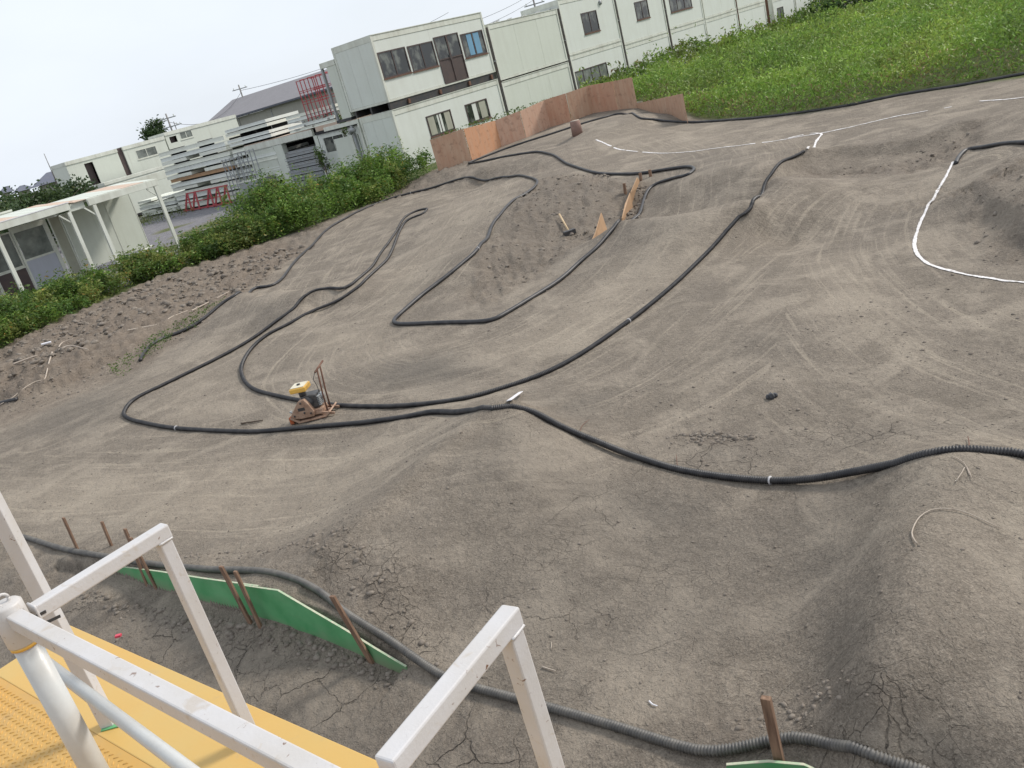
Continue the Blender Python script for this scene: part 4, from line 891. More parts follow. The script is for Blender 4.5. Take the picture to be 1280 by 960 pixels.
def unit(label, t0, t1, z0, z1, dep=2.45, wins=(), mat='panel', seams=3, b0=FB, a0=T0a, door=None, group='white stacked site cabins', fasc=.22, skirt=True):
    cx = (t0 + t1) / 2; root = thing('site_cabin', label, 'cabin', fw(a0 + cx, b0, z0), RZF, group); h = z1 - z0; x0, x1 = t0 - cx, t1 - cx
    # front wall built around its openings
    ops = sorted([(w_[0] - cx, w_[1] - cx, w_[2] - z0, w_[3] - z0) for w_ in wins] + ([(door[0] - cx, door[1] - cx, door[2] - z0, door[3] - z0)] if door else []))
    yw = .03; zt = h - fasc - .004; fw_ = .11
    xs = x0 + fw_; zb = .1 if skirt else 0
    cells = []
    for (a, b, c, d) in ops:
        cells.append((xs, a, zb, zt)); cells.append((a, b, zb, c)); cells.append((a, b, d, zt)); xs = b
    cells.append((xs, x1 - fw_, zb, zt))
    for (a, b, c, d) in cells:
        if b - a < .02 or d - c < .02: continue
        nseg = max(1, round((b - a) / 1.9))
        for k in range(nseg):
            p, q = a + (b - a) * k / nseg, a + (b - a) * (k + 1) / nseg
            MB().box(p + (.004 if k else 0), yw, c, q - (.004 if k < nseg - 1 else 0), yw + .05, d).build('wall_panel', M[mat], root)
    MB().box(x0 + fw_, .01, h - fasc, x1 - fw_, .12, h).build('roof_fascia', M['trim'], root, False, .006)
    MB().box(x0 + .02, -.015, h + .002, x1 - .02, dep + .015, h + .03).build('roof', M['trim'], root)
    MB().box(x0 + fw_, .012, 0, x1 - fw_, .11, zb - .004).build('floor_beam', M['trim' if skirt else 'black'], root)
    for x in (x0, x1 - fw_):
        for y in (0, dep - fw_): MB().box(x, y, 0, x + fw_, y + fw_, h).build('corner_post', M['trim'], root, False, .006)
    for (x, s_) in ((x0 + .02, 1), (x1 - .07, -1)):
        yy_ = fw_ + .004
        for k in range(3):
            y0_ = yy_ + (dep - 2 * fw_) * k / 3; y1_ = yy_ + (dep - 2 * fw_) * (k + 1) / 3 - .008
            MB().box(x, y0_, zb, x + .05, y1_, zt).build('end_panel', M[mat], root)
        MB().box(x - .008, fw_, h - fasc, x + .058, dep - fw_, h - .002).build('end_fascia', M['trim'], root)
        MB().box(x - .005, fw_, 0, x + .055, dep - fw_, zb - .004).build('end_beam', M['trim'], root)
    MB().box(x0 + fw_, dep - .08, 0, x1 - fw_, dep - .02, h - .002).build('back_wall', M[mat], root)
    MB().box(x0 + fw_, .12, .05, x1 - fw_, dep - .09, .1).build('floor', M['frame_brown'], root)
    for w_ in wins:
        kw = w_[4] if len(w_) > 4 else {}
        window(root, w_[0] - cx, w_[1] - cx, w_[2] - z0, w_[3] - z0, yw + .01, **kw)
    if door:
        a, b, c, d = door[0] - cx, door[1] - cx, door[2] - z0, door[3] - z0; mid = (a + b) / 2
        dr = MB(); w5 = .045
        for (p, q) in ((a, mid), (mid, b)):
            dr.box(p, 0, c, p + w5, .07, d).box(q - w5, 0, c, q, .07, d).box(p + w5, 0, c, q - w5, .07, c + w5).box(p + w5, 0, d - w5, q - w5, .07, d).box(p + w5, 0, c + 1.0, q - w5, .07, c + 1.05)
        dd = dr.build('sliding_door', M['frame_brown'], root)
        for (p, q) in ((a, mid), (mid, b)):
            MB().box(p + w5, .03, c + w5, q - w5, .045, c + .998).build('door_panel', M['frame_brown'], dd)
            MB().box(p + w5, .03, c + 1.052, q - w5, .04, d - w5).build('pane', M['glass'], dd)
        MB().box(mid - .1, -.02, c + .95, mid - .07, 0, c + 1.15).build('handle', M['black'], dd)
    return root
G2 = dict(curt=[(.05, .25, 'curtain'), (.68, .9, 'curtain')])
u1 = unit('upper cream cabin with two dark windows, brown sliding door and blue curtained window', 0, 7.15, 3.13, 5.77, 2.5, [(.13, 1.78, 4.05, 5.09), (1.9, 3.5, 4.03, 5.07), (5.36, 6.92, 4.03, 5.06, dict(curt=[(.25, .47, 'curtain_blue'), (.55, .8, 'curtain_blue')]))], 'panel2', door=(3.6, 5.22, 3.2, 5.18))
unit('lower left cabin with two curtained windows beneath the brown door cabin', 0, 7.15, 0, 2.79, 2.1, [(1.85, 3.47, 1.27, 2.16, dict(curt=[(.06, .3, 'curtain'), (.42, .6, 'panel2'), (.72, .95, 'curtain')])), (4.46, 6.03, 1.28, 2.14, dict(curt=[(.30, .5, 'panel2'), (.62, .9, 'curtain')]))], 'panel2')
# steel between the storeys
st = thing('steel_joists', 'dark steel joists between lower and upper cabins at the left end', 'steel frame', fw(T0a + 3.5, FB, 2.84), RZF)
for y in (.05, 1.2, 2.2): MB().box(-3.45, y, 0, 3.5, y + .1, .28).build('joist', M['black'], st)
for x in (-2.4, -.4, 1.6, 3.2): MB().box(x, -.03, .03, x + .12, .048, .22).build('bracket', M['rust'], st, False, .004)
unit('plain windowless upper cream cabin right of the sliding door cabin', 7.35, 13.0, 2.69, 5.2, 2.45, [], 'panel')
unit('plain windowless lower cabin behind the pink plywood', 7.35, 13.0, 0, 2.6, 2.45, [], 'panel')
unit('upper cabin with one small square two pane window and a vent', 13.2, 18.4, 2.9, 5.6, 2.45, [(15.0, 16.5, 3.7, 4.74)], 'panel2')
r_ = thing('wall_vent', 'small round grey vent high on the cabin wall', 'vent', fw(T0a + 17.0, FB, 5.05), RZF); MB().tube([(0, .028, 0), (0, -.05, 0)], .12, 16).build('vent_hood', M['grey_steel'], r_, True)
unit('lower cabin with a wide four pane window above the plywood', 13.2, 18.4, 0, 2.86, 2.45, [(13.32, 16.44, 1.1, 2.05, dict(panes=4, glass='glass_pale'))], 'panel2')
unit('upper white cabin with a tall two pane window, fourth cabin from the left', 18.55, 23.65, 2.62, 5.5, 2.45, [(20.43, 21.9, 3.68, 4.65)], 'panel2')
unit('lower blank cabin touching the first green bushes', 18.55, 23.65, 0, 2.58, 2.45, [], 'panel2')
unit('upper cabin with a wide brown framed window at the top of the picture', 23.85, 28.4, 2.72, 5.5, 2.45, [(24.4, 27.14, 3.6, 4.6, dict(panes=3))], 'panel2', fasc=.15)
unit('lower blank cabin with rust streaks behind the field bushes', 23.85, 28.4, 0, 2.68, 2.45, [], 'panel2')
unit('upper blank cabin crossing the top picture edge', 28.5, 33.15, 2.72, 5.5, 2.45, [], 'panel2', fasc=.15)
unit('lower blank cabin left of the thin drainpipe seam', 28.5, 33.15, 0, 2.68, 2.45, [], 'panel2')
unit('lower blank cabin right of the thin drainpipe seam', 33.3, 37.7, 0, 2.68, 2.45, [], 'panel2')
unit('upper cabin far along the row just above the picture', 33.3, 37.7, 2.72, 5.5, 2.45, [], 'panel2')
unit('far cabin with a tiny pale window near the end of the row', 39.0, 43.0, 0, 2.68, 2.45, [(39.7, 40.8, 1.22, 2.0, dict(glass='glass_pale'))], 'panel2')
unit('farthest blank cabin half hidden by the field growth', 43.2, 48.0, 0, 2.68, 2.45, [], 'panel2')
unit('last cabin of the row behind the brown post', 49.2, 54.0, 0, 2.68, 2.45, [], 'panel2')
def pipe(label, a, z0, z1, y=-.06, w_=.09, mat='rust', b=FB):
    t = thing('drain_pipe', label, 'drainpipe', fw(T0a + a, b, z0), RZF, 'pipes at the cabin joints'); MB().bar((0, y, 0), (0, y, z1 - z0), w_).build('pipe_run', M[mat], t)
    for z in (.5, (z1 - z0) * .7): MB().box(-.07, y - .055, z, .07, .02, z + .04).build('pipe_clip', M['grey_steel'], t)
pipe('rusty pipe between the plain cabin and the brown door cabin', 7.25, 0, 5.1, .0, .09, 'grime')
pipe('rust stained pipe left of the small window cabin', 13.1, 0, 5.2, .0, .09, 'grime')
pipe('rust stained pipe right of the small window cabin', 18.48, 0, 5.6, .0, .09, 'grime')
pipe('dark rusty pipe where the bushes begin', 23.75, 0, 5.5, .0, .09, 'grime')
pipe('thin dark pipe at the seam of the far lower cabins', 33.22, 0, 5.5, .0, .07)
pipe('brown pipe at the gap in the far cabins', 38.0, 0, 4.2, .0, .14)
pipe('broad brown post at the far end of the cabins', 48.6, 0, 3.6, .0, .55)
# cabin parts behind the left end
cb = thing('open_cabin', 'cream cabin end with an open side behind the left upper cabin', 'cabin', fw(T0a, FB + 2.55, 2.95), RZF)
MB().box(.02, 0, 0, .07, .62, 2.2).build('wall_panel', M['panel'], cb); MB().box(0, 0, 2.2, 3, 1.0, 2.42).build('roof_fascia', M['trim'], cb, False, .01)
MB().box(0, .9, 0, .1, 1.0, 2.2).build('corner_post', M['grey_steel'], cb); MB().box(.5, .62, 0, .55, .98, 2.2).build('inner_wall', M['frame_brown'], cb); MB().box(-.02, 0, -.12, 3, 1.0, 0).build('floor_beam', M['black'], cb)
MB().box(.12, .0, .002, 3, .6, 2.19).build('cabin_body', M['panel'], cb)
cc_ = thing('cabin_frame', 'white steel posts and beam of an empty cabin frame left of the lower cabin', 'steel frame', fw(T0a, FB + 2.2, 0), RZF)
for y in (.0, .5): MB().box(0, y, 0, .12, y + .12, 2.62).build('post', M['trim' if y == 0 else 'grey_steel'], cc_, False, .006)
MB().box(0, -.0, 2.63, .12, 2.4, 2.8).build('beam', M['trim'], cc_, False, .006)
MB().tube([(-.25, .1, 2.4), (-.2, .35, 2.45), (-.1, .55, 2.4), (.05, .7, 2.3)], .09, 14).build('gutter_drum', M['grey_steel'], cc_, True)
MB().box(.3, .65, 0, .36, 2.3, 2.2).build('inner_panel', M['panel'], cc_); MB().box(.2, .9, .8, .28, 1.1, 2.2).build('side_strip', M['trim'], cc_)

# ------------------------------------------------------------------ canopy shelter and wall panels, left
CB = 31.75
cn_ = thing('steel_shelter', 'pale open steel shelter frame with rusty roof deck above the left hedge', 'shelter', fw(14.3, CB, 0), RZF)
def cbx(name, a0, b0, z0, a1, b1, z1, mat='trim', par=None, root=None, oa=14.3, ob=CB, bev=0): return MB().box(a0 - oa, b0 - ob, z0, a1 - oa, b1 - ob, z1).build(name, M[mat], root or cn_, False, bev)
cbx('front_beam', 8.5, CB, 2.58, 13.87, CB + .12, 2.82, bev=.01); cbx('front_beam', 14.55, CB, 2.52, 17.35, CB + .12, 2.76, bev=.01)
cbx('middle_beam', 13.9, CB + .25, 2.5, 14.5, CB + .35, 2.75, 'panel')
cbx('rear_beam', 8.5, CB + 3.1, 2.6, 13.2, CB + 3.24, 3.02, bev=.01); cbx('rear_beam', 13.3, CB + 3.1, 2.6, 19.5, CB + 3.24, 2.92, bev=.01)
k = 0
for a_ in np.arange(8.6, 17.2, .46):
    zt_ = 2.83 if a_ < 13.7 else 2.77; MB().bar((a_ + .22 - 14.3, .14, zt_), (a_ + .22 - 14.3, 3.08, zt_ + .15), .44, .02).build('roof_deck_strip', M['rustroof' if (k % 5 in (1, 2)) else 'panel'], cn_); k += 1
for a_ in (8.5, 10.7, 13.3, 17.2): cbx('side_beam', a_, CB + .13, 2.5, a_ + .09, CB + 3.09, 2.69)
for a_, ob_ in ((11.2, 0), (13.72, 0), (14.66, 0), (17.14, 0), (8.5, 0)):
    cbx('post', a_, CB + .01 + ob_, 0, a_ + .13, CB + .11 + ob_, 2.51, bev=.008)
    MB().bar((a_ - 14.3 - .3, .06, 2.5), (a_ - 14.3 + .02, .06, 2.15), .05).build('knee_brace', M['trim'], cn_)
for a_ in (11.2, 14.6, 17.1): cbx('rear_post', a_, CB + 3.1, 0, a_ + .12, CB + 3.22, 2.59)
cbx('capping_strip', 11.3, CB - .01, 2.824, 13.9, CB + .1, 2.85, 'strip_white'); cbx('ridge_cap', 11.6, CB + 3.08, 3.022, 13.2, CB + 3.26, 3.09, 'trim')
# panels standing inside
def wpanel(label, a0, a1, b, z0, z1, mat='panel', name='wall_panel', th=.06):
    t = thing(name, label, 'wall panel', fw((a0 + a1) / 2, b, z0), RZF, 'loose wall panels standing by the shelter'); h_ = (a1 - a0) / 2
    MB().box(-h_, 0, 0, h_, th, z1 - z0).build('sheet', M[mat], t); MB().box(-h_ - .03, -.01, 0, -h_ - .002, th + .01, z1 - z0).build('edge_rail', M['trim'], t); MB().box(h_ + .002, -.01, 0, h_ + .03, th + .01, z1 - z0).build('edge_rail', M['trim'], t); return t
wpanel('wide pale wall panel standing just right of the rust stained gap under the shelter', 14.6, 16.3, 34.4, .25, 2.45)
wpanel('pale wall panel beyond the second shelter post', 16.4, 17.6, 34.8, .25, 2.45)
wpanel('narrow weathered wall panel by the rust stained gap', 13.95, 14.3, 34.0, .2, 2.45, 'curtain')
dp = thing('door_unit', 'pale doorway panel with a window over a blue grey lower board', 'door panel', fw(13.1, 33.9, .2), RZF)
MB().box(-.55, .02, 0, .55, .06, 1.05).build('lower_board', M['bluegrey'], dp); MB().box(-.52, .02, 1.12, .52, .04, 2.1).build('pane', M['glass_pale'], dp)
for b_ in ((-.62, -.01, 0, -.55, .09, 2.3), (.55, -.01, 0, .68, .09, 2.3), (-.55, -.01, 1.05, .55, .09, 1.12), (-.55, -.01, 2.1, .55, .09, 2.3)): MB().box(*b_).build('door_frame', M['trim'], dp)
dq = thing('window_unit', 'dim two pane window panel at the left end of the shelter', 'window panel', fw(11.95, 33.9, .2), RZF)
MB().box(-.5, .02, 0, .5, .06, .9).build('lower_board', M['frame_brown'], dq); window(dq, -.5, .5, .92, 2.2, .02, 2, 'trim', 'glass_pale'); MB().box(-.62, 0, 0, -.51, .08, 2.3).build('frame_post', M['trim'], dq)
wpanel('shaded grey end panel leftmost under the shelter', 10.2, 11.3, 33.8, .2, 2.4, 'curtain')
o = thing('concrete_slab', 'long pale concrete slab lying under the shelter posts', 'slab', fw(14, CB - .2, 0), RZF)
MB().box(-3.2, -.7, -.1, 2.6, .6, .14).build('slab_body', M['concrete'], o, False, .01)
# pipe lengths on the ground by the shelter
for k, (p, q) in enumerate((((150,330),(205,313)),((165,322),(190,308)))):
    a_, b_ = g(*p, .1), g(*q, .1); o = MB().tube([(a_[0], a_[1], .12), (b_[0], b_[1], .12)], .05, 8).build('metal_tube', M['trim'], None, True); tag(o, ['longer white metal tube on the ground behind the shelter posts', 'shorter white metal tube on the ground behind the longer tube'][k], 'tube')

# ------------------------------------------------------------------ stacks of folded cabin panels
SA = 29.5
STK = []
ORD = ['topmost', 'second from the top', 'third from the top', 'fourth from the top', 'fifth from the top', 'sixth from the top', 'seventh from the top', 'eighth from the top', 'eighth from the bottom', 'seventh from the bottom', 'sixth from the bottom', 'fifth from the bottom', 'fourth from the bottom', 'third from the bottom', 'second from the bottom', 'bottom one']
def slab_panel(b0, b1, z0, z1, dep, stackname, mat='panel', slot=False, proto={}):
    key = (round(b1 - b0, 2), round(z1 - z0, 2), dep, mat, slot)
    if key not in proto:
        hl = (b1 - b0) / 2; mb = MB(); h_ = z1 - z0; lip = .035
        if slot:
            mb.box(0, -hl, 0, dep, -hl * .22, h_).box(0, hl * .2, 0, dep, hl, h_).box(1.2, -hl * .22, 0, dep, hl * .2, h_ * .3)
        else:
            mb.box(.02, -hl, 0, dep, hl, h_ - lip).box(0, -hl, h_ - lip, dep, hl, h_).box(0, -hl, 0, .02, hl, lip)
        o = mb.build('folded_panel', M[mat], None, False, 0); proto[key] = o.data
    else:
        o = bpy.data.objects.new('folded_panel', proto[key]); C.objects.link(o)
    j = random.uniform(-.06, .06); v = fw(SA + j, (b0 + b1) / 2 + random.uniform(-.05, .05), z0); o.location = v; o.rotation_euler = (0, 0, RZF)
    STK.append(o); return tag(o, stackname, 'cabin panel', 'pale folded cabin panels piled in the yard')
def stack(b0, b1, ztop, label, gap=.1, thick=.17, slots=True, z=.08, special=(), mt_=None):
    k = 0; STK.clear()
    while z + thick < ztop + .02:
        if k in special: slab_panel(b0, b1 - .3, z, z + thick * .8, 2.3, label + ', the orange plywood one', 'orange_ply')
        elif slots and k % 3 == 1: slab_panel(b0 + .05, b1, z, z + thick * .8, 2.3, label, mt_ or 'slab', True)
        else: slab_panel(b0, b1 + random.uniform(-.1, .1), z, z + thick, 2.3, label, mt_ or ('slab2' if k % 3 else 'slab'))
        g_ = gap if k % 2 else gap * .25
        for bb in (b0 + .3, (b0 + b1) / 2, b1 - .3):
            pass
        z += thick * (.8 if (k in special or (slots and k % 3 == 1)) else 1) + g_; k += 1
    n_ = len(STK)
    for i_, o in enumerate(STK):
        t_ = n_ - 1 - i_; o['label'] = o['label'] + ', ' + (ORD[t_] if t_ < 8 else ORD[-1 - i_])
stack(52.9, 57.5, 1.25, 'pale panel in the lowest stack', .07, .18)
stack(45.3, 52.7, 3.85, 'long pale panel in the tallest stack', .10, .235, True, .08, (6,))
stack(40.9, 44.9, 3.9, 'pale panel in the widely gapped stack', .2, .16, False)
stack(36.9, 40.4, 2.1, 'panel inside the dark bay', .05, .13, False, .08, (), 'grey_steel')
stack(35.4, 39.2, 3.75, 'pale panel on the dark bay roof', .18, .14, False, 2.84)
# spacers between the panels, per stack
for bs, zt, z_, lb_ in (((45.6, 52.2), 3.7, .2, 'tallest stack'), ((41.3, 44.4), 3.7, .2, 'gapped stack')):
    t = thing('stack_spacers', 'dark timber spacers inside the ' + lb_ + ' of panels', 'spacers', fw(SA + .6, (bs[0] + bs[1]) / 2, 0), RZF)
    hl = (bs[1] - bs[0]) / 2
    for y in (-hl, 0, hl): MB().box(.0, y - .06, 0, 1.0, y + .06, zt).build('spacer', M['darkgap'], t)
# open bay
by = thing('storage_bay', 'open dark storage bay with pale posts and roof beam in the yard', 'storage bay', fw(SA, 40, 0), RZF)
MB().box(-.05, -2.6, 2.46, .1, 3.6, 2.78).build('roof_beam', M['trim'], by, False, .01)
for y in (-2.85, .25): MB().box(-.02, y, 0, .3, y + (.3 if y < 0 else .75), 2.45).build('post', M['panel'], by, False, .01)
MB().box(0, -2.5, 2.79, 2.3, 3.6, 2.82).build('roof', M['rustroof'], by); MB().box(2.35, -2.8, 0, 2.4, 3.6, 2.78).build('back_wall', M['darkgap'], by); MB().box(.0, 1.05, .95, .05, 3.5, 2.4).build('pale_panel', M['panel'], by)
wr = thing('yard_cabin', 'small pale cabin end with a two pane window under a rusty roof', 'cabin', fw(SA, 36.2, 0), RZF)
MB().box(0, -2.4, 0, .06, .9, 1.5).build('lower_wall', M['panel2'], wr); MB().box(0, -2.4, 2.22, .06, .9, 2.6).build('upper_wall', M['panel2'], wr); MB().box(0, .55, 1.5, .06, .9, 2.22).build('wall_strip', M['panel2'], wr); MB().box(0, -2.4, 1.5, .06, -1.0, 2.22).build('wall_strip', M['panel2'], wr)
for y0_, y1_ in ((-.98, -.22), (-.2, .53)): MB().box(.02, y0_, 1.52, .04, y1_, 2.2).build('pane', M['glass'], wr)
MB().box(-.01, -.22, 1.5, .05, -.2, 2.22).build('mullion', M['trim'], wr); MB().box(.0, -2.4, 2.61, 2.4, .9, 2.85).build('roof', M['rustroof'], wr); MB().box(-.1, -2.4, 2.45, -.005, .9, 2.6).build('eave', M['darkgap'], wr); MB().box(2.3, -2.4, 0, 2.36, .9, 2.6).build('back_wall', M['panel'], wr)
# red scaffold frames
sf = thing('red_scaffold', 'red steel scaffold frames standing on top of the yard stacks', 'scaffold', fw(SA, 36.3, 3.2), RZF)
for dx in (0, .9):
    for k in range(0, 8, 1 if dx == 0 else 3): MB().bar((dx, -1.1 + k * .315, 0), (dx, -1.1 + k * .315, 1.98), .045).build('upright', M['red'], sf)
    for z in (.15, .82, .95, 1.38, 1.46, 1.95): MB().bar((dx + .03, -1.15, z), (dx + .03, 1.15, z), .03).build('rail', M['red'], sf)
for k in range(0, 8, 2): MB().bar((0, -1.1 + k * .315, 1.98), (.9, -1.1 + k * .315, 1.98), .03).build('tie_bar', M['red'], sf)
sj = thing('scrap_metal', 'heap of rusty scrap metal bars under the red scaffold', 'scrap metal', fw(SA - .1, 36.6, 2.9), RZF)
for k in range(22):
    y = random.uniform(-1.5, 1.5); z = random.uniform(0, .35); MB().bar((random.uniform(0, .8), y, z), (random.uniform(0, .8), y + random.uniform(-1.2, 1.2), z + random.uniform(-.05, .2)), .06, .04).build('scrap_bar', M[random.choice(['rust', 'grey_steel', 'rust', 'trim'])], sj)
# grey racks
for k, (b_, hh, lbl) in enumerate(((44.6, 2.4, 'grey steel lattice rack leaning at the left of the gapped stack'), (42.6, 2.6, 'grey steel lattice rack in front of the gapped stack beside the bin'))):
    t = thing('steel_rack', lbl, 'rack', fw(SA - .6 - .2 * k, b_, 0), RZF, 'grey racks in the yard')
    for y in (-.75, -.35, .05, .45, .8): MB().bar((0, y, 0), (.1, y, hh), .05).build('upright', M['grey_steel'], t)
    for z in (.2, .8, 1.4, 2.0, hh - .05): MB().bar((.04, -.8, z), (.04, .85, z), .045).build('cross_rail', M['grey_steel'], t)
    MB().bar((.0, -.75, .2), (.08, .8, hh - .1), .035).build('brace', M['grey_steel'], t)
t = thing('steel_bin', 'dull grey steel bin standing on the yard before the racks', 'bin', fw(SA - 1.2, 42.6, 0), RZF)
for b_ in ((0, -.95, .15, .04, .95, 1.0), (1.0, -.95, .15, 1.04, .95, 1.0), (.04, -.95, .15, 1.0, -.91, 1.0), (.04, .91, .15, 1.0, .95, 1.0)): MB().box(*b_).build('side', M['grey_steel'], t)
MB().box(.04, -.91, .15, 1.0, .91, .2).build('bottom', M['grey_steel'], t); MB().box(-.03, -1.0, 1.002, 1.07, 1.0, 1.05).build('rim', M['trim'], t)
for x in (.05, .9): MB().box(x, -.9, 0, x + .08, .9, .148).build('skid', M['rust'], t)
# red trestle
rt = thing('red_trestle', 'row of red painted A shaped steel trestles on the yard asphalt', 'trestle', fw(SA - 1.1, 47.6, 0), RZF)
for y in (-2.5, -1.6, -.7, .9, 1.8):
    MB().bar((0, y, 0), (.3, y + .35, 1.05), .09).build('leg', M['red'], rt); MB().bar((0, y + .75, 0), (.3, y + .4, 1.05), .09).build('leg', M['red'], rt)
MB().bar((.0, -2.6, .08), (.0, 2.7, .08), .08).build('foot_rail', M['red'], rt); MB().bar((.3, -2.3, 1.02), (.3, 2.3, 1.02), .07).build('top_rail', M['red'], rt); MB().bar((.15, -2.4, .5), (.15, 2.5, .5), .05).build('mid_rail', M['red'], rt)
# small cabin at the far side of the yard, and far upper cabins
t = thing('site_cabin', 'small pale cabin seen between the shelter posts across the yard', 'cabin', fw(31.5, 60, 0), RZF, 'pale cabins far across the yard')
MB().box(-2.4, 0, .25, 2.4, .06, 2.6).build('front_wall', M['panel'], t); MB().box(-2.5, -.03, .1, 2.5, 2.3, .245).build('floor_beam', M['darkgap'], t); MB().box(-2.5, -.05, 2.605, 2.5, 2.3, 2.8).build('roof', M['trim'], t)
MB().box(-2.46, .062, .25, -2.4, 2.3, 2.6).build('end_wall', M['panel'], t); MB().box(2.4, .062, .25, 2.46, 2.3, 2.6).build('end_wall', M['panel'], t)
def farunit(label, a0, a1, b, z0, z1, door=None, win=None):
    cx = (a0 + a1) / 2; t = thing('site_cabin', label, 'cabin', fw(cx, b, z0), RZF, 'pale cabins far across the yard'); h_ = z1 - z0; x0, x1 = a0 - cx, a1 - cx
    ops = sorted([o_ for o_ in (door, win) if o_]); xs = x0; cells = []
    for (p, q, r0_, r1_) in ops:
        p -= cx; q -= cx; r0_ -= z0; r1_ -= z0; cells += [(xs, p, 0, h_ - .25), (p, q, 0, r0_), (p, q, r1_, h_ - .25)]; xs = q
    cells.append((xs, x1, 0, h_ - .25))
    for (p, q, r0_, r1_) in cells:
        if q - p > .02 and r1_ - r0_ > .02: MB().box(p, 0, r0_, q, .06, r1_).build('wall_panel', M['panel'], t)
    MB().box(x0 - .02, -.05, h_ - .248, x1 + .02, 2.4, h_).build('roof', M['trim'], t); MB().box(x0, 2.3, 0, x1, 2.36, h_ - .25).build('back_wall', M['frame_brown'], t)
    MB().box(x0, .062, 0, x0 + .06, 2.3, h_ - .25).build('end_wall', M['panel'], t); MB().box(x1 - .06, .062, 0, x1, 2.3, h_ - .25).build('end_wall', M['panel'], t)
    MB().box(x0, -.02, -.12, x1, 2.3, -.004).build('floor_beam', M['darkgap'], t)
    if door:
        p, q, r0_, r1_ = door[0] - cx, door[1] - cx, door[2] - z0, door[3] - z0; MB().box(p, .3, r0_, q, .34, r1_).build('door', M['frame_brown'], t)
    if win:
        p, q, r0_, r1_ = win[0] - cx, win[1] - cx, win[2] - z0, win[3] - z0; window(t, p, q, r0_, r1_, .02, 2, 'trim', 'glass_pale')
FBb = 63
farunit('left end far upper cabin with an open brown doorway', 28.4, 32.3, FBb, 2.65, 4.75, (29.65, 30.3, 2.7, 4.32))
farunit('far upper cabin with a pale double window next to the dark door slot', 32.75, 36.2, FBb, 2.6, 4.78, None, (33.6, 35.3, 3.64, 4.3))
t = thing('open_doorway', 'dark brown open door slot between the far upper cabins', 'doorway', fw(32.5, FBb + .1, 2.65), RZF); MB().box(-.19, 0, 0, .24, .06, 2.1).build('door_leaf', M['frame_brown'], t)
farunit('far upper cabin with two small openings above the tall stack', 36.3, 42.8, FBb, 2.6, 5.0, (36.6, 37.2, 4.15, 4.6), (37.5, 38.6, 4.2, 4.75))
farunit('far lower cabin under the doorway cabin', 28.4, 32.3, FBb, .2, 2.45)
farunit('far lower cabin under the double window cabin', 32.75, 36.2, FBb, .2, 2.45)

# ------------------------------------------------------------------ warehouse
wa = 62
def wz(px, py, a): return ona(px, py, a)
(eL, ezL) = wz(258, 158, wa); (eM, ezM) = wz(315, 133, wa); (eR, ezR) = wz(400, 104, wa); (rL, rzL) = wz(290, 124, wa + 7); (rR, rzR) = wz(400, 90, wa + 7)
wt = thing('warehouse', 'long grey roofed warehouse behind the yard stacks', 'warehouse', fw(wa, (eL + eR) / 2, 0), RZF); ob_ = (eL + eR) / 2
ez = (ezL + ezR) / 2; rz_ = (rzL + rzR) / 2; bL = eL - ob_; bM = eM - ob_; bR = min(eR, rR) - ob_ - 16; rl = rL - ob_
MB().prism([(-.4, bL, ez - .3), (7, rl, rz_), (7, rl, rz_ - .2), (-.4, bL, ez - .5)], (0, bR - bL, 0)).build('front_roof_slope', M['metalroof'], wt)
mb = MB(); mb.v = [(-.4, bL, ez - .25), (-.4, bR, ez - .25), (7, bR, rz_), (7, rl, rz_)]; mb.f = [(0, 1, 2, 3)]; mb.build('roof_sheet', M['metalroof'], wt)
mb = MB(); mb.v = [(-.4, bL, ez - .25), (7, rl, rz_), (14.4, bL, ez - .25)]; mb.f = [(0, 1, 2)]; mb.build('hip_roof_end', M['metalroof'], wt)
mb = MB(); mb.v = [(14.4, bL, ez - .25), (14.4, bR, ez - .25), (7, bR, rz_), (7, rl, rz_)]; mb.f = [(0, 1, 2, 3)]; mb.build('rear_roof_slope', M['metalroof'], wt)
MB().box(0, bR, 0, .2, bL - .4, ez - .5).build('front_wall', M['warewall'], wt); MB().box(.2, bL - .6, 0, 14, bL - .4, ez - .5).build('end_wall', M['warewall'], wt)
for k in range(1, 6): yb_ = bL - .4 + (bR - bL) * k / 6; MB().box(-.06, yb_ - .06, 0, -.003, yb_ + .06, ez - .5).build('wall_batten', M['grey_steel'], wt)
MB().box(-.55, bR, ez - .42, -.405, bL, ez - .28).build('gutter', M['blueroof'], wt)

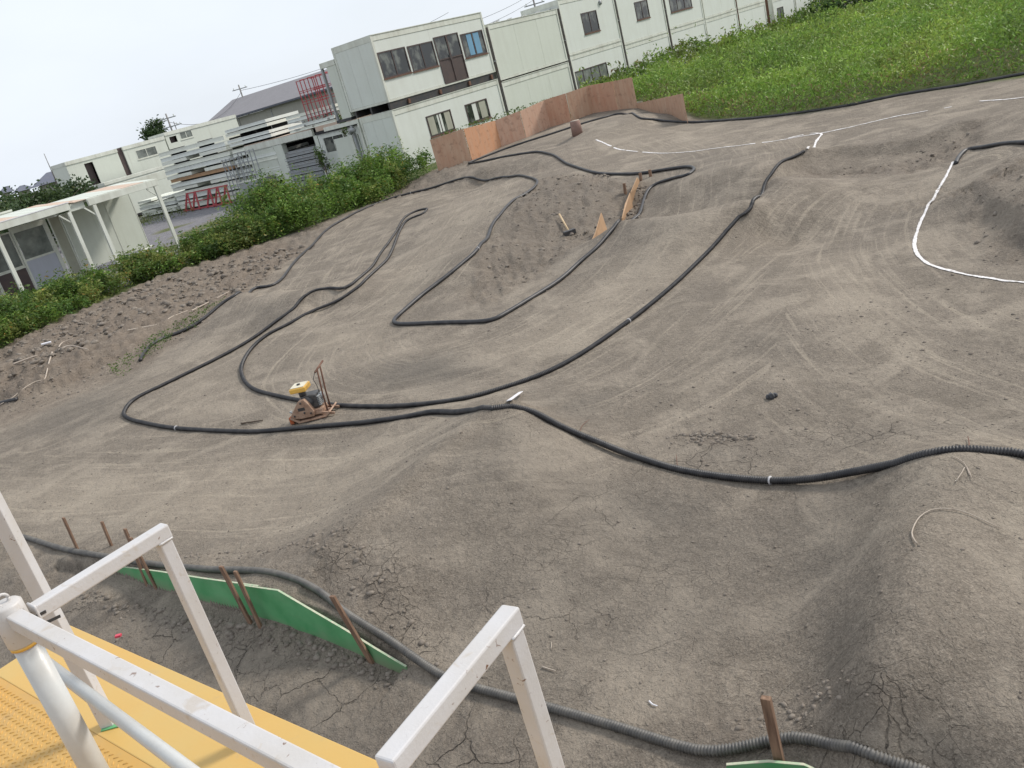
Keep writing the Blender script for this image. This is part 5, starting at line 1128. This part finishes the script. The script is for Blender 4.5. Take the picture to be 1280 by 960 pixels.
# ------------------------------------------------------------------ distant houses, poles, wires
def polar(px, py, D):
    d = ray(px, py); d = d / np.hypot(d[0], d[1]); return np.array([d[0] * D, d[1] * D, H + d[2] * D])
def house(label, pts_px, D, dep, wallz=3.):
    # pts: left eave, ridge left, ridge right, right eave
    a, b, c, d = [Vector(polar(*p, D)) for p in pts_px]; t = thing('distant_house', label, 'house', (a.x, a.y, 0)); o_ = Vector((a.x, a.y, 0))
    fwd = Vector((a.x + d.x, a.y + d.y, 0)).normalized() * dep; ezh = min(a.z, d.z)
    a.z = ezh; d.z = ezh; rg_ = (b.z + c.z) / 2; b2 = b + fwd * .5; c2 = c + fwd * .5; b2.z = c2.z = rg_ * 1.0
    mb = MB(); mb.v = [tuple(v - o_) for v in (a, d, c2, b2, a + fwd, d + fwd)]; mb.f = [(0, 1, 2, 3), (4, 3, 2, 5), (0, 3, 4), (1, 5, 2), (0, 4, 5, 1)]; mb.build('hip_roof', M['blueroof'], t)
    u = (d - a).normalized(); mb = MB(); p0 = a + u * .7 + fwd * .06 - o_; p1 = d - u * .7 + fwd * .06 - o_; p2 = p1 + fwd * .88; p3 = p0 + fwd * .88
    mb.prism([Vector((v.x, v.y, -1)) for v in (p0, p1, p2, p3)], (0, 0, ezh + .98)).build('wall', M['warewall'], t)
    w0 = p0.lerp(p1, .55) - fwd * .01; w1 = p0.lerp(p1, .75) - fwd * .01
    mb = MB(); mb.prism([Vector((w0.x, w0.y, 1.2)), Vector((w1.x, w1.y, 1.2)), Vector((w1.x, w1.y, 2.4)), Vector((w0.x, w0.y, 2.4))], -fwd * .005).build('window', M['glass'], t)
    return t
house('blue grey hip roofed house beyond the left bushes', [(36,231),(57,215),(70,212),(98,219)], 88, 9)
house('lower distant roof left of the blue grey house', [(13,240),(24,232),(30,231),(44,234)], 130, 8)
house('smallest far roof at the left edge of the picture', [(-6,244),(5,233),(10,232),(18,238)], 150, 8)
def upole(label, top, D, bz=0, arms=(.0,), r=.14, tz=0, antenna=False):
    p = polar(*top, D); t = thing('utility_pole' if not antenna else 'roof_antenna', label, 'utility pole' if not antenna else 'antenna', (p[0], p[1], bz))
    MB().tube([(0, 0, 0), (0, 0, p[2] - bz)], [r, r * .6], 8).build('pole', M['concrete'], t, True)
    for k, dz_ in enumerate(arms): MB().bar((-1.0, .3, p[2] - bz - .5 - dz_), (1.0, -.3, p[2] - bz - .5 - dz_), .10).build('cross_arm', M['grey_steel'], t); [MB().tube([(x, -.3 * x, p[2] - bz - .45 - dz_), (x, -.3 * x, p[2] - bz - .25 - dz_)], .05, 6).build('insulator', M['trim'], t) for x in (-.8, 0, .8)]
    return p
pA = upole('utility pole beside the round tree above the far cabins', (207,142), 105, 0, (0, .9))
upole('thin pole just left of the taller one by the round tree', (197,148), 115, 0, (0,), .1)
upole('short thin pole right of the pole by the round tree', (217,152), 130, 0, (0,), .1)
pB = upole('utility pole rising behind the warehouse roof', (298,106), 120, 0, (0,))
pC = upole('utility pole behind the blank cabin at the top of the picture', (664,-12), 95, 0, (0, .8))
p_ = upole('thin roof antenna on the blue grey house', (55,192), 88, 3.6, (), .05, 0, True)
def wire(label, a, b, sag, r=.018):
    P_ = [Vector(a).lerp(Vector(b), t) - Vector((0, 0, sag * 4 * t * (1 - t))) for t in np.linspace(0, 1, 24)]
    o = MB().tube(P_, r, 5).build('overhead_wire', M['wire'], None, True); tag(o, label, 'wire', 'overhead power wires')
wire('overhead wire sagging between the two left utility poles', pA - np.array([0, 0, .9]), pB - np.array([0, 0, .9]), 1.6, .022)
pE = polar(420, 70, 118); wire('overhead wire from the warehouse pole towards the cabins', pB - np.array([0, 0, .7]), np.array([pE[0] + 15, pE[1] + 2, pE[2] + 1.5]), 1.0, .022)
pF = polar(560, 18, 90)
wire('upper overhead wire above the cabin roofs at the top', pC - np.array([0, 0, .3]), polar(520, 48, 60), .4, .016)
wire('lower overhead wire above the cabin roofs at the top', pC - np.array([0, 0, .9]), polar(520, 60, 60), .4, .016)
t = thing('roof_clutter', 'small loose rails and bolts on top of the upper cabins', 'roof fittings', fw(T0a + 10.5, FB + .3, 5.24), RZF)
for k in range(5): x = -2.3 + k * 1.1; MB().bar((x, 0, 0), (x + random.uniform(.3, .8), .2, random.uniform(.02, .1)), .06).build('loose_rail', M['grey_steel'], t)

# ------------------------------------------------------------------ foliage
def leaves(name, label, Pc, size, cols, cat, kind='stuff', up=.4, asp=.42, parent=None, sd=0):
    rg = np.random.default_rng(sd); n = len(Pc); d = rg.normal(size=(n, 3)); d[:, 2] = np.abs(d[:, 2]) * up + up * .3; d /= np.linalg.norm(d, axis=1)[:, None]
    r = rg.normal(size=(n, 3)); s = np.cross(d, r); s /= np.linalg.norm(s, axis=1)[:, None] + 1e-9; L_ = size[:, None]
    nn = np.cross(d, s)
    V = np.stack([Pc - d * L_ * .5, Pc + s * L_ * asp * .5 + nn * L_ * .06, Pc + d * L_ * .5 - nn * L_ * .1, Pc - s * L_ * asp * .5 + nn * L_ * .06], 1).reshape(-1, 3)
    Fc = np.arange(4 * n).reshape(-1, 4); at = np.repeat(np.concatenate([cols, np.ones((n, 1))], 1), 4, 0)
    o = mesh_np(name, V, Fc, M['leaf'], 4, False, {'tint': at})
    if parent: o.parent = parent
    elif label: tag(o, label, cat, None, kind)
    return o
def tint(n, rg, c0, c1, yel=.08):
    t = rg.random((n, 1)); c = np.array(c0) * (1 - t) + np.array(c1) * t; y = rg.random(n) < yel; c[y] = c[y] * .4 + np.array([.17, .17, .05]) * .6
    return c * (.75 + .5 * rg.random((n, 1)))
# hedge of tall weeds along the left bank
HB = [(-120,505,.3),(-60,474,.3),(0,441,.32),(60,414,.32),(120,384,.3),(180,355,.3),(240,334,.28),(300,316,.26),(350,300,.22),(400,284,.2),(450,262,.2),(500,238,.3),(548,213,.4)]
HTOP = [(-120,1.2),(0,1.1),(60,1.0),(120,.9),(180,.85),(240,.8),(320,.85),(345,1.3),(365,1.65),(400,1.7),(430,1.6),(460,1.3),(490,1.15),(515,1.35),(548,1.35)]
HWD = [(-120,3.),(0,3.),(120,2.4),(200,2.0),(240,1.9),(330,2.1),(370,3.4),(400,3.6),(450,3.2),(548,2.4)]
def hedge():
    rg = np.random.default_rng(21); base = np.array([g(px, py, z) for px, py, z in HB]); pxs = np.array([p[0] for p in HB], float)
    seg = np.r_[0, np.cumsum(np.hypot(*np.diff(base, axis=0).T))]
    allP, allS, allC = [], [], []
    nb = 620
    for i in range(nb):
        s = rg.random() * seg[-1]; bx = np.array([np.interp(s, seg, base[:, 0]), np.interp(s, seg, base[:, 1])]); px = np.interp(s, seg, pxs)
        k = min(np.searchsorted(seg, s), len(seg) - 1); e = base[k] - base[k-1]; e /= np.hypot(*e) + 1e-9; nrm = np.array([-e[1], e[0]]);
        if nrm[1] < 0: nrm = -nrm
        wd = np.interp(px, *zip(*HWD)); ht = np.interp(px, *zip(*HTOP)); u = rg.random()
        c = bx + nrm * (.25 + u * wd); z0 = hz(*c); hh = ht * (.55 + .45 * min(1, u * 2.2)) * rg.uniform(.7, 1.12)
        sp = rg.uniform(.28, .55); D = np.hypot(*c); n = int(230 + 80 * rg.random())
        ty = rg.random() * (1.08 if px < 340 else .9) + (.0 if px < 340 else .0); c0, c1 = ((.075, .145, .025), (.145, .225, .04)) if ty < .5 else (((.045, .10, .02), (.09, .155, .03)) if ty < .8 else ((.14, .18, .04), (.20, .23, .06)))
        ang = rg.random(n) * 6.28; rr_ = np.sqrt(rg.random(n)); zz = rg.random(n) ** .6; prof = np.sqrt(np.clip(1.08 - zz, .02, 1))
        # shoots: some leaves pulled onto vertical stems
        P_ = np.stack([c[0] + np.cos(ang) * rr_ * sp * prof, c[1] + np.sin(ang) * rr_ * sp * prof, z0 + zz * hh * .9], -1)
        ns = int(n * .3); sx = c[0] + rg.normal(size=4) * sp * .5; sy = c[1] + rg.normal(size=4) * sp * .5; w_ = rg.integers(0, 4, ns); hs = hh * rg.uniform(.85, 1.22, 4)
        P_[:ns, 0] = sx[w_] + rg.normal(size=ns) * .05; P_[:ns, 1] = sy[w_] + rg.normal(size=ns) * .05; P_[:ns, 2] = z0 + hs[w_] * (.4 + .6 * rg.random(ns))
        allP.append(P_); allS.append(rg.uniform(.05, .115, n) * (1 + .012 * max(0, D - 22))); allC.append(tint(n, rg, c0, c1, .04 + .1 * (ty > .85)) * (1.22 if px < 340 else 1.38) * rg.uniform(.6, 1.3) * np.where(rg.random((n, 1)) < .025, np.array([[2.2, 1.1, 1.2]]), 1.))
    leaves('weed_hedge', 'thick green hedge of tall weeds along the dug bank', np.concatenate(allP), np.concatenate(allS), np.concatenate(allC), 'hedge', sd=1)
hedge()
def field():
    rg = np.random.default_rng(33)
    n = 330000; az = R(9) + rg.random(n) * R(34); D = 19 * (115 / 19) ** (rg.random(n) ** .85); x = D * np.sin(az); y = D * np.cos(az)
    edge = np.array([(5.5, 37.2), g(690, 160, .5), g(799, 138, .5) + [.3, .6], g(866, 150, .4) + [.3, .3], g(930, 147, .42) + [.2, .3], g(1000, 139, .42) + [.2, .3], g(1060, 129, .45) + [.3, .3], g(1130, 112, .45) + [.3, .3], g(1200, 101, .48) + [.4, .3], g(1280, 86, .5) + [.4, .3], g(1400, 60, .5), (70, 10), (130, 90), (150, 130)])
    # far side along the cabins
    far = [fw(T0a + 90, FB - .3)[:2], fw(T0a + 7, FB - .3)[:2]]
    P_ = np.concatenate([edge, np.array(far)]); dd = polyd(P_, x, y)
    k = dd < .0; x, y, dd, D = x[k], y[k], dd[k], D[k]
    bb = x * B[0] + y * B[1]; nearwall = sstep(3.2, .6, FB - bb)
    cl = fbm(x * .55, y * .55, 3, 90) + .5; cl2 = fbm(x * 1.8, y * 1.8, 3, 91) + .5
    can = (.05 + .62 * cl + .62 * np.clip(cl2 - .3, 0, 1)) * sstep(-.1, .7, -dd) + .12 + nearwall * (.25 + 1.5 * np.clip(fbm(x * .5, y * .5, 2, 95) + .38, 0, 1))
    can = can + .55 * sstep(.16, .3, fbm(x * .42, y * .42, 3, 123)) * sstep(.3, 2.5, -dd); can = can * (.85 + .3 * vnoise(x * 5, y * 5, 3)); u = rg.random(len(x)); z = hsmooth(x, y) + can * (.25 + .8 * u ** .5)
    z = z + (rg.random(len(x)) < .06) * rg.random(len(x)) * .7 * can
    gsel = (fbm(x * .25, y * .25, 3, 99) + .5)
    c = np.where(gsel[:, None] > .52, tint(len(x), rg, (.20, .34, .05), (.34, .49, .10), .14), tint(len(x), rg, (.15, .28, .045), (.26, .39, .08), .08))
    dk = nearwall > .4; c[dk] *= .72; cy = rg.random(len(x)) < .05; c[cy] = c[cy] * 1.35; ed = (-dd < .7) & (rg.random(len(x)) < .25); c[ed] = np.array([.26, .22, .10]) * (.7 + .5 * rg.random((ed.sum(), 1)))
    pt = sstep(.05, .2, fbm(x * .33, y * .33, 3, 140))[:, None]; c = c * (1 - pt) + c * np.array([[.72, .70, .8]]) * pt; pt2 = sstep(.06, .18, fbm(x * .5, y * .5, 3, 150))[:, None]; c = c * (1 + pt2 * np.array([[.28, .12, .15]]))
    s = rg.uniform(.7, 1.5, len(x)) * (.03 + .0028 * D); s = np.where(nearwall > .4, s * 1.35, s)
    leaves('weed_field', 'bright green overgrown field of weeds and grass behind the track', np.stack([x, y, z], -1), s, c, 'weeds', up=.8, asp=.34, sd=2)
field()
def strip_weeds(name, label, zones, n, s0, s1, h, sd, cat='weeds', c0=(.05, .11, .02), c1=(.12, .18, .04)):
    rg = np.random.default_rng(sd); X_ = []
    for Pq, z in zones:
        Pw = np.array([g(px, py, z) for px, py in Pq]); lo, hi = Pw.min(0), Pw.max(0); q = lo + rg.random((n * 4, 2)) * (hi - lo); q = q[polyd(Pw, q[:, 0], q[:, 1]) < 0]; q = q[(fbm(q[:, 0] * 2.5, q[:, 1] * 2.5, 2, sd) > -.05)][:n]; X_.append(q)
    q = np.concatenate(X_); zq = hsmooth(q[:, 0], q[:, 1]) + .02 + rg.random(len(q)) * h
    return leaves(name, label, np.stack([q[:, 0], q[:, 1], zq], -1), rg.uniform(s0, s1, len(q)), tint(len(q), rg, c0, c1, .15), cat, sd=sd)
strip_weeds('ground_weeds', 'low patchy weeds between the left bank and the hose end', [([(135,462),(200,420),(240,400),(285,375),(280,383),(240,412),(190,440),(150,468)], .05)], 900, .03, .07, .12, 5)
strip_weeds('yard_weeds', 'thin weeds growing on the yard edge behind the shelter posts', [([(90,345),(170,325),(225,308),(275,292),(285,300),(230,325),(120,360)], .05), ([(140,282),(180,270),(240,260),(245,264),(150,292)], .05)], 1300, .06, .14, .3, 6, c0=(.09, .13, .03), c1=(.17, .2, .06))
strip_weeds('ground_weeds', 'sparse weeds poking over the hoarding beside the cabins', [([(560,200),(640,160),(700,140),(700,150),(640,175),(560,212)], .3)], 2500, .07, .16, 1.1, 7, c0=(.06, .12, .02), c1=(.11, .17, .03))
def tree(name, label, base, h, crown, n, c0, c1, sd, cat='tree', trunk=.12, group=None, size=.35):
    rg = np.random.default_rng(sd); t = thing(name, label, cat, base, 0, group); hh = h - crown[2]
    tk = MB(); tk.tube([(0, 0, -.3), (.05, 0, h * .35), (0, .05, h * .8)], [trunk, trunk * .75, trunk * .3], 8)
    for k in range(6):
        a = rg.random() * 6.28; z = h * rg.uniform(.3, .6); tk.tube([(0, 0, z), (math.cos(a) * crown[0] * .4, math.sin(a) * crown[1] * .4, z + crown[2] * .5), (math.cos(a) * crown[0] * .75, math.sin(a) * crown[1] * .75, z + crown[2] * .8)], [trunk * .4, trunk * .25, trunk * .1], 5)
    tk.build('trunk', M['bark'], t, True, fix=False)
    nc = max(6, int(14 * crown[0] / 1.5)); cc_ = rg.normal(size=(nc, 3)); cc_ /= np.linalg.norm(cc_, axis=1)[:, None]; cc_ *= (rg.random((nc, 1)) ** .4) * .72; w_ = rg.integers(0, nc, n)
    P_ = cc_[w_] + rg.normal(size=(n, 3)) * .19; P_ = P_ * np.array(crown) + np.array([0, 0, h - crown[2] * .95]); P_[:, 2] = np.maximum(P_[:, 2], .1)
    leaves('crown', None, P_, rg.uniform(.6, 1.3, n) * size, tint(n, rg, c0, c1, .03) * (.7 + .6 * rg.random(nc)[w_][:, None]), None, parent=t, asp=.6, sd=sd)
    return t
p = polar(193, 165, 108); tree('round_tree', 'round dark green tree beside the utility poles above the far cabins', (p[0], p[1], 0), polar(193,149,108)[2], (1.9, 1.9, 1.5), 2600, (.03, .06, .02), (.06, .10, .035), 51, size=.30)
GB = 'dark bushes before the distant house'
for k, (px, pyt, D, wx, lb_) in enumerate([(-14,240,62,2.6,'dark green bush at the extreme left edge behind the shelter'),(8,238,60,2.4,'olive bush second from the left behind the shelter'),(30,237,62,2.3,'dark bush in front of the small far roofs'),(50,231,60,2.3,'mid green bush in front of the blue grey roof'),(70,226,62,2.2,'taller dark bush under the right side of the blue grey roof'),(88,226,64,2.0,'dark bush touching the left end of the far cabins'),(20,250,56,2.2,'low bush just above the shelter roof at left'),(62,243,56,2.2,'low dark bush between house and shelter roof')]):
    q = polar(px, pyt, D); tree('bush', lb_, (q[0], q[1], 0), q[2], (wx, wx * .8, 1.5), 1700, (.03, .06, .02), (.075, .11, .035) if k % 2 else (.05, .085, .03), 60 + k, 'bush', .07, GB, .22)
for k, (px, pyt, D, wx, hh_, lb_) in enumerate([(1055,4,74,3.4,1,'dark tree at the top of the field right of the brown post'),(1090,-14,80,4.2,1,'broad dark tree over the field at the top picture edge'),(1140,-34,86,4.5,1,'dark tree furthest right at the field top')]):
    q = polar(px, pyt, D); tree('field_tree', lb_, (q[0], q[1], 0), max(2.0, q[2]), (wx, wx, 1.6), 3000, (.03, .07, .015), (.07, .12, .03), 80 + k, 'tree', .12, 'trees beyond the field', .32)
# climbing shrub and tall shoots by the lower cabin corner
for k, (px, py, zt, lb_) in enumerate([(412,200,2.2,'sapling growing beside the little yard window'),(440,170,3.2,'vine covered post left of the lower cabin'),(497,205,1.7,'leafy shoot before the white cabin corner')]):
    b_ = ona(px, py + 30, SA - .6) if k < 2 else (FB - .6, 0); q = fw(SA - .6, b_[0]) if k < 2 else g(500, 225, .2)
    tree('sapling', lb_, (q[0], q[1], 0), zt, (.5, .5, .9), 420, (.05, .10, .02), (.10, .16, .03), 90 + k, 'sapling', .04, None, .11)
